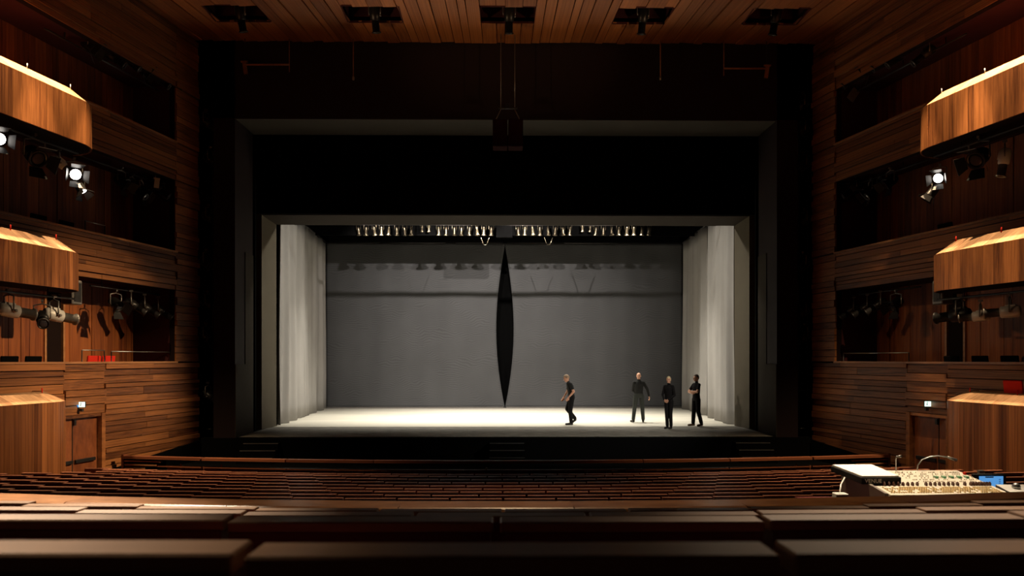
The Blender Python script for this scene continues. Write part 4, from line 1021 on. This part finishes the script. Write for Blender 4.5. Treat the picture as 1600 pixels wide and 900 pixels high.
    ellipsoid(mb, h(0, .012, .02), (.074, .094, .098), HR); ellipsoid(mb, h(0, -.022, -.045), (.056, .064, .068), HR)
    round_cone(mb, h(0, -.085, .015), h(0, -.102, -.022), .009, .015); ellipsoid(mb, h(0, -.078, -.085), (.024, .02, .018), HR)
    for s in (-1, 1): ellipsoid(mb, h(s*.076, .018, -.005), (.010, .020, .032), HR, 8, 6)
    for s in (-1, 1): round_cone(mb, h(s*.012, -.080, .036), h(s*.045, -.072, .036), .010, .008)
    prims.append((h(0, 0, .03), h(0, -.02, -.05), .085, .07, 'skin'))
    tmp = bpy.data.objects.new('tmp_body', mb.mesh('tmp_body', M['skin'])); COL.objects.link(tmp)
    rm = tmp.modifiers.new('r', 'REMESH'); rm.mode = 'VOXEL'; rm.voxel_size = 0.0075; rm.use_smooth_shade = True
    sm = tmp.modifiers.new('s', 'SMOOTH'); sm.factor = 0.5; sm.iterations = 3
    bpy.context.view_layer.update()
    me = bpy.data.meshes.new_from_object(tmp.evaluated_get(bpy.context.evaluated_depsgraph_get())); bpy.data.objects.remove(tmp)
    me.name = 'person_body'; me.materials.clear()
    order = ['skin', 'shirt', 'pants', 'shoe']
    for t in order: me.materials.append(mats[t])
    import numpy as np
    nf = len(me.polygons); C = np.empty(nf*3); me.polygons.foreach_get('center', C); C = C.reshape(-1, 3)
    best = np.full(nf, 1e9); bi = np.zeros(nf, int)
    for a, b, ra, rb, t in prims:
        a_, d_ = np.array(a), np.array(b-a); L2 = max(d_ @ d_, 1e-9)
        u = np.clip(((C-a_) @ d_)/L2, 0, 1); dist = np.linalg.norm(C-a_-u[:, None]*d_, axis=1)-(ra+(rb-ra)*u)
        m = dist < best; best[m] = dist[m]; bi[m] = order.index(t)
    me.polygons.foreach_set('material_index', bi.astype('int32')); me.polygons.foreach_set('use_smooth', np.ones(nf, bool))
    root = bpy.data.objects.new('person', me); link(root); tag(root, label, 'person', 'people on the stage')
    root.location = loc; root.rotation_euler = (0, 0, rz); root.scale = (scale*J.get('wide', 1.0), scale*J.get('wide', 1.0), scale)
    # hair
    if not bald:
        hm = MB(); ellipsoid(hm, (0, 0, 0), (.084, .104, .108), None, 24, 18)
        me2 = hm.mesh('hair', hair); bm = bmesh.new(); bm.from_mesh(me2)
        dele = [f for f in bm.faces if (lambda c: (c.y < -.02 and c.z < J.get('fringe', .052)) or c.z < J.get('hairlow', -.045) or (c.y < J.get('sidey', .03) and c.z < -.0))(f.calc_center_median())]
        bmesh.ops.delete(bm, geom=dele, context='FACES'); bmesh.ops.solidify(bm, geom=bm.faces[:], thickness=0.014); bm.to_mesh(me2); bm.free()
        o = link(bpy.data.objects.new('hair', me2), root); o.location = h(0, .014, .026); o.rotation_euler = HR.to_euler()
    for s in (-1, 1):
        e = MB(); ellipsoid(e, (0, 0, 0), (.013, .008, .008), None, 10, 6); o = e.build('eye', M['eye'], root); o.location = h(s*.030, -.078, .018); o.rotation_euler = HR.to_euler()
    e = MB(); ellipsoid(e, (0, 0, 0), (.022, .008, .007), None, 10, 6); o = e.build('mouth', M['lip'], root); o.location = h(0, -.086, -.052); o.rotation_euler = HR.to_euler()
    belt = None
    return root
CL = dict(skin=M['skin'], shirt=M['cloth_black'], pants=M['cloth_black'], shoe=M['shoe_black'])
def onstage(px, py):
    Y = CZ*F/(py-HY); Y = Y*(1-(px-800)/F*THETA); return Vector((P(px, py, Y).x, Y, 0.0 if Y < 26 else 0.004))
# walking figure in profile, head bowed (local -y is the walking direction)
person(onstage(893, 664), -PI/2, 0.985, dict(pelvis=V(0, 0, .95), chest=V(0, -.05, 1.28), neck=V(0, -.10, 1.44), head=V(0, -.175, 1.575), hpitch=.42,
    hipl=V(.09, 0, .92), kneel=V(.09, -.05, .50), ankl=V(.09, -.02, .085), toel=V(.10, -.19, .035),
    hipr=V(-.09, 0, .92), kneer=V(-.09, -.14, .53), ankr=V(-.09, .12, .19), toer=V(-.095, .00, .05),
    shol=V(.155, -.04, 1.375), elbl=V(.23, .05, 1.13), wril=V(.22, -.11, .95), handl=V(0, -.5, -.8), shor=V(-.155, -.08, 1.375), elbr=V(-.22, -.12, 1.12), wrir=V(-.19, -.24, .93), handr=V(0, -.5, -.8)),
    dict(CL, shirt=M['cloth_char']), M['hair_grey'], 'person in black t-shirt and dark trousers walking with head bowed', 'short')
# bald figure seen from behind, legs apart, one arm held away
person(onstage(998, 660), PI+0.05, 0.985, dict(hipl=V(.10, 0, .92), kneel=V(.15, 0, .50), ankl=V(.20, .03, .085), toel=V(.25, -.13, .035), hipr=V(-.10, 0, .92), kneer=V(-.13, 0, .50), ankr=V(-.15, .03, .085), toer=V(-.19, -.13, .035),
    elbr=V(-.30, .03, 1.17), wrir=V(-.37, -.02, .93), handr=V(-.25, -.1, -1), elbl=V(.20, -.05, 1.13), wril=V(.06, -.20, 1.05), handl=V(-.6, -.5, -.3), hpitch=.1),
    dict(CL, shirt=M['cloth_char'], pants=M['jeans']), None, 'bald person in dark jacket and jeans standing with back turned', 'long', True)
# blond figure facing us with hands joined in front
person(onstage(1045, 670), -0.65, 0.945, dict(kneel=V(.075, -.01, .50), ankl=V(.075, .03, .085), toel=V(.09, -.14, .035), kneer=V(-.075, -.01, .50), ankr=V(-.075, .03, .085), toer=V(-.09, -.14, .035),
    elbl=V(.235, -.02, 1.13), wril=V(.09, -.20, .99), handl=V(-.7, -.2, -.5), pall=V(0, 1, 0), elbr=V(-.235, -.02, 1.13), wrir=V(-.09, -.20, .98), handr=V(.7, -.2, -.5), palr=V(0, 1, 0), wide=.90, hyaw=.15, hairlow=-.085, fringe=.038, sidey=-.03),
    CL, M['hair_blond'], 'blond person all in black standing on the grey stage edge, hands joined')
# figure in profile with folded arms
person(onstage(1088, 666), -PI/2+0.35, 0.965, dict(kneel=V(.09, .02, .50), ankl=V(.10, .13, .085), toel=V(.13, -.03, .035), kneer=V(-.09, -.04, .50), ankr=V(-.10, -.06, .085), toer=V(-.12, -.23, .035),
    elbl=V(.25, -.13, 1.17), wril=V(-.02, -.24, 1.18), handl=V(-1, .05, .15), pall=V(0, 1, 0), elbr=V(-.25, -.13, 1.16), wrir=V(.02, -.22, 1.13), handr=V(1, .1, .05), palr=V(0, 1, 0), hairlow=-.06),
    dict(CL, shoe=M['shoe_brown']), M['hair_brown'], 'person in black t-shirt with folded bare arms beside the side curtain', 'short')
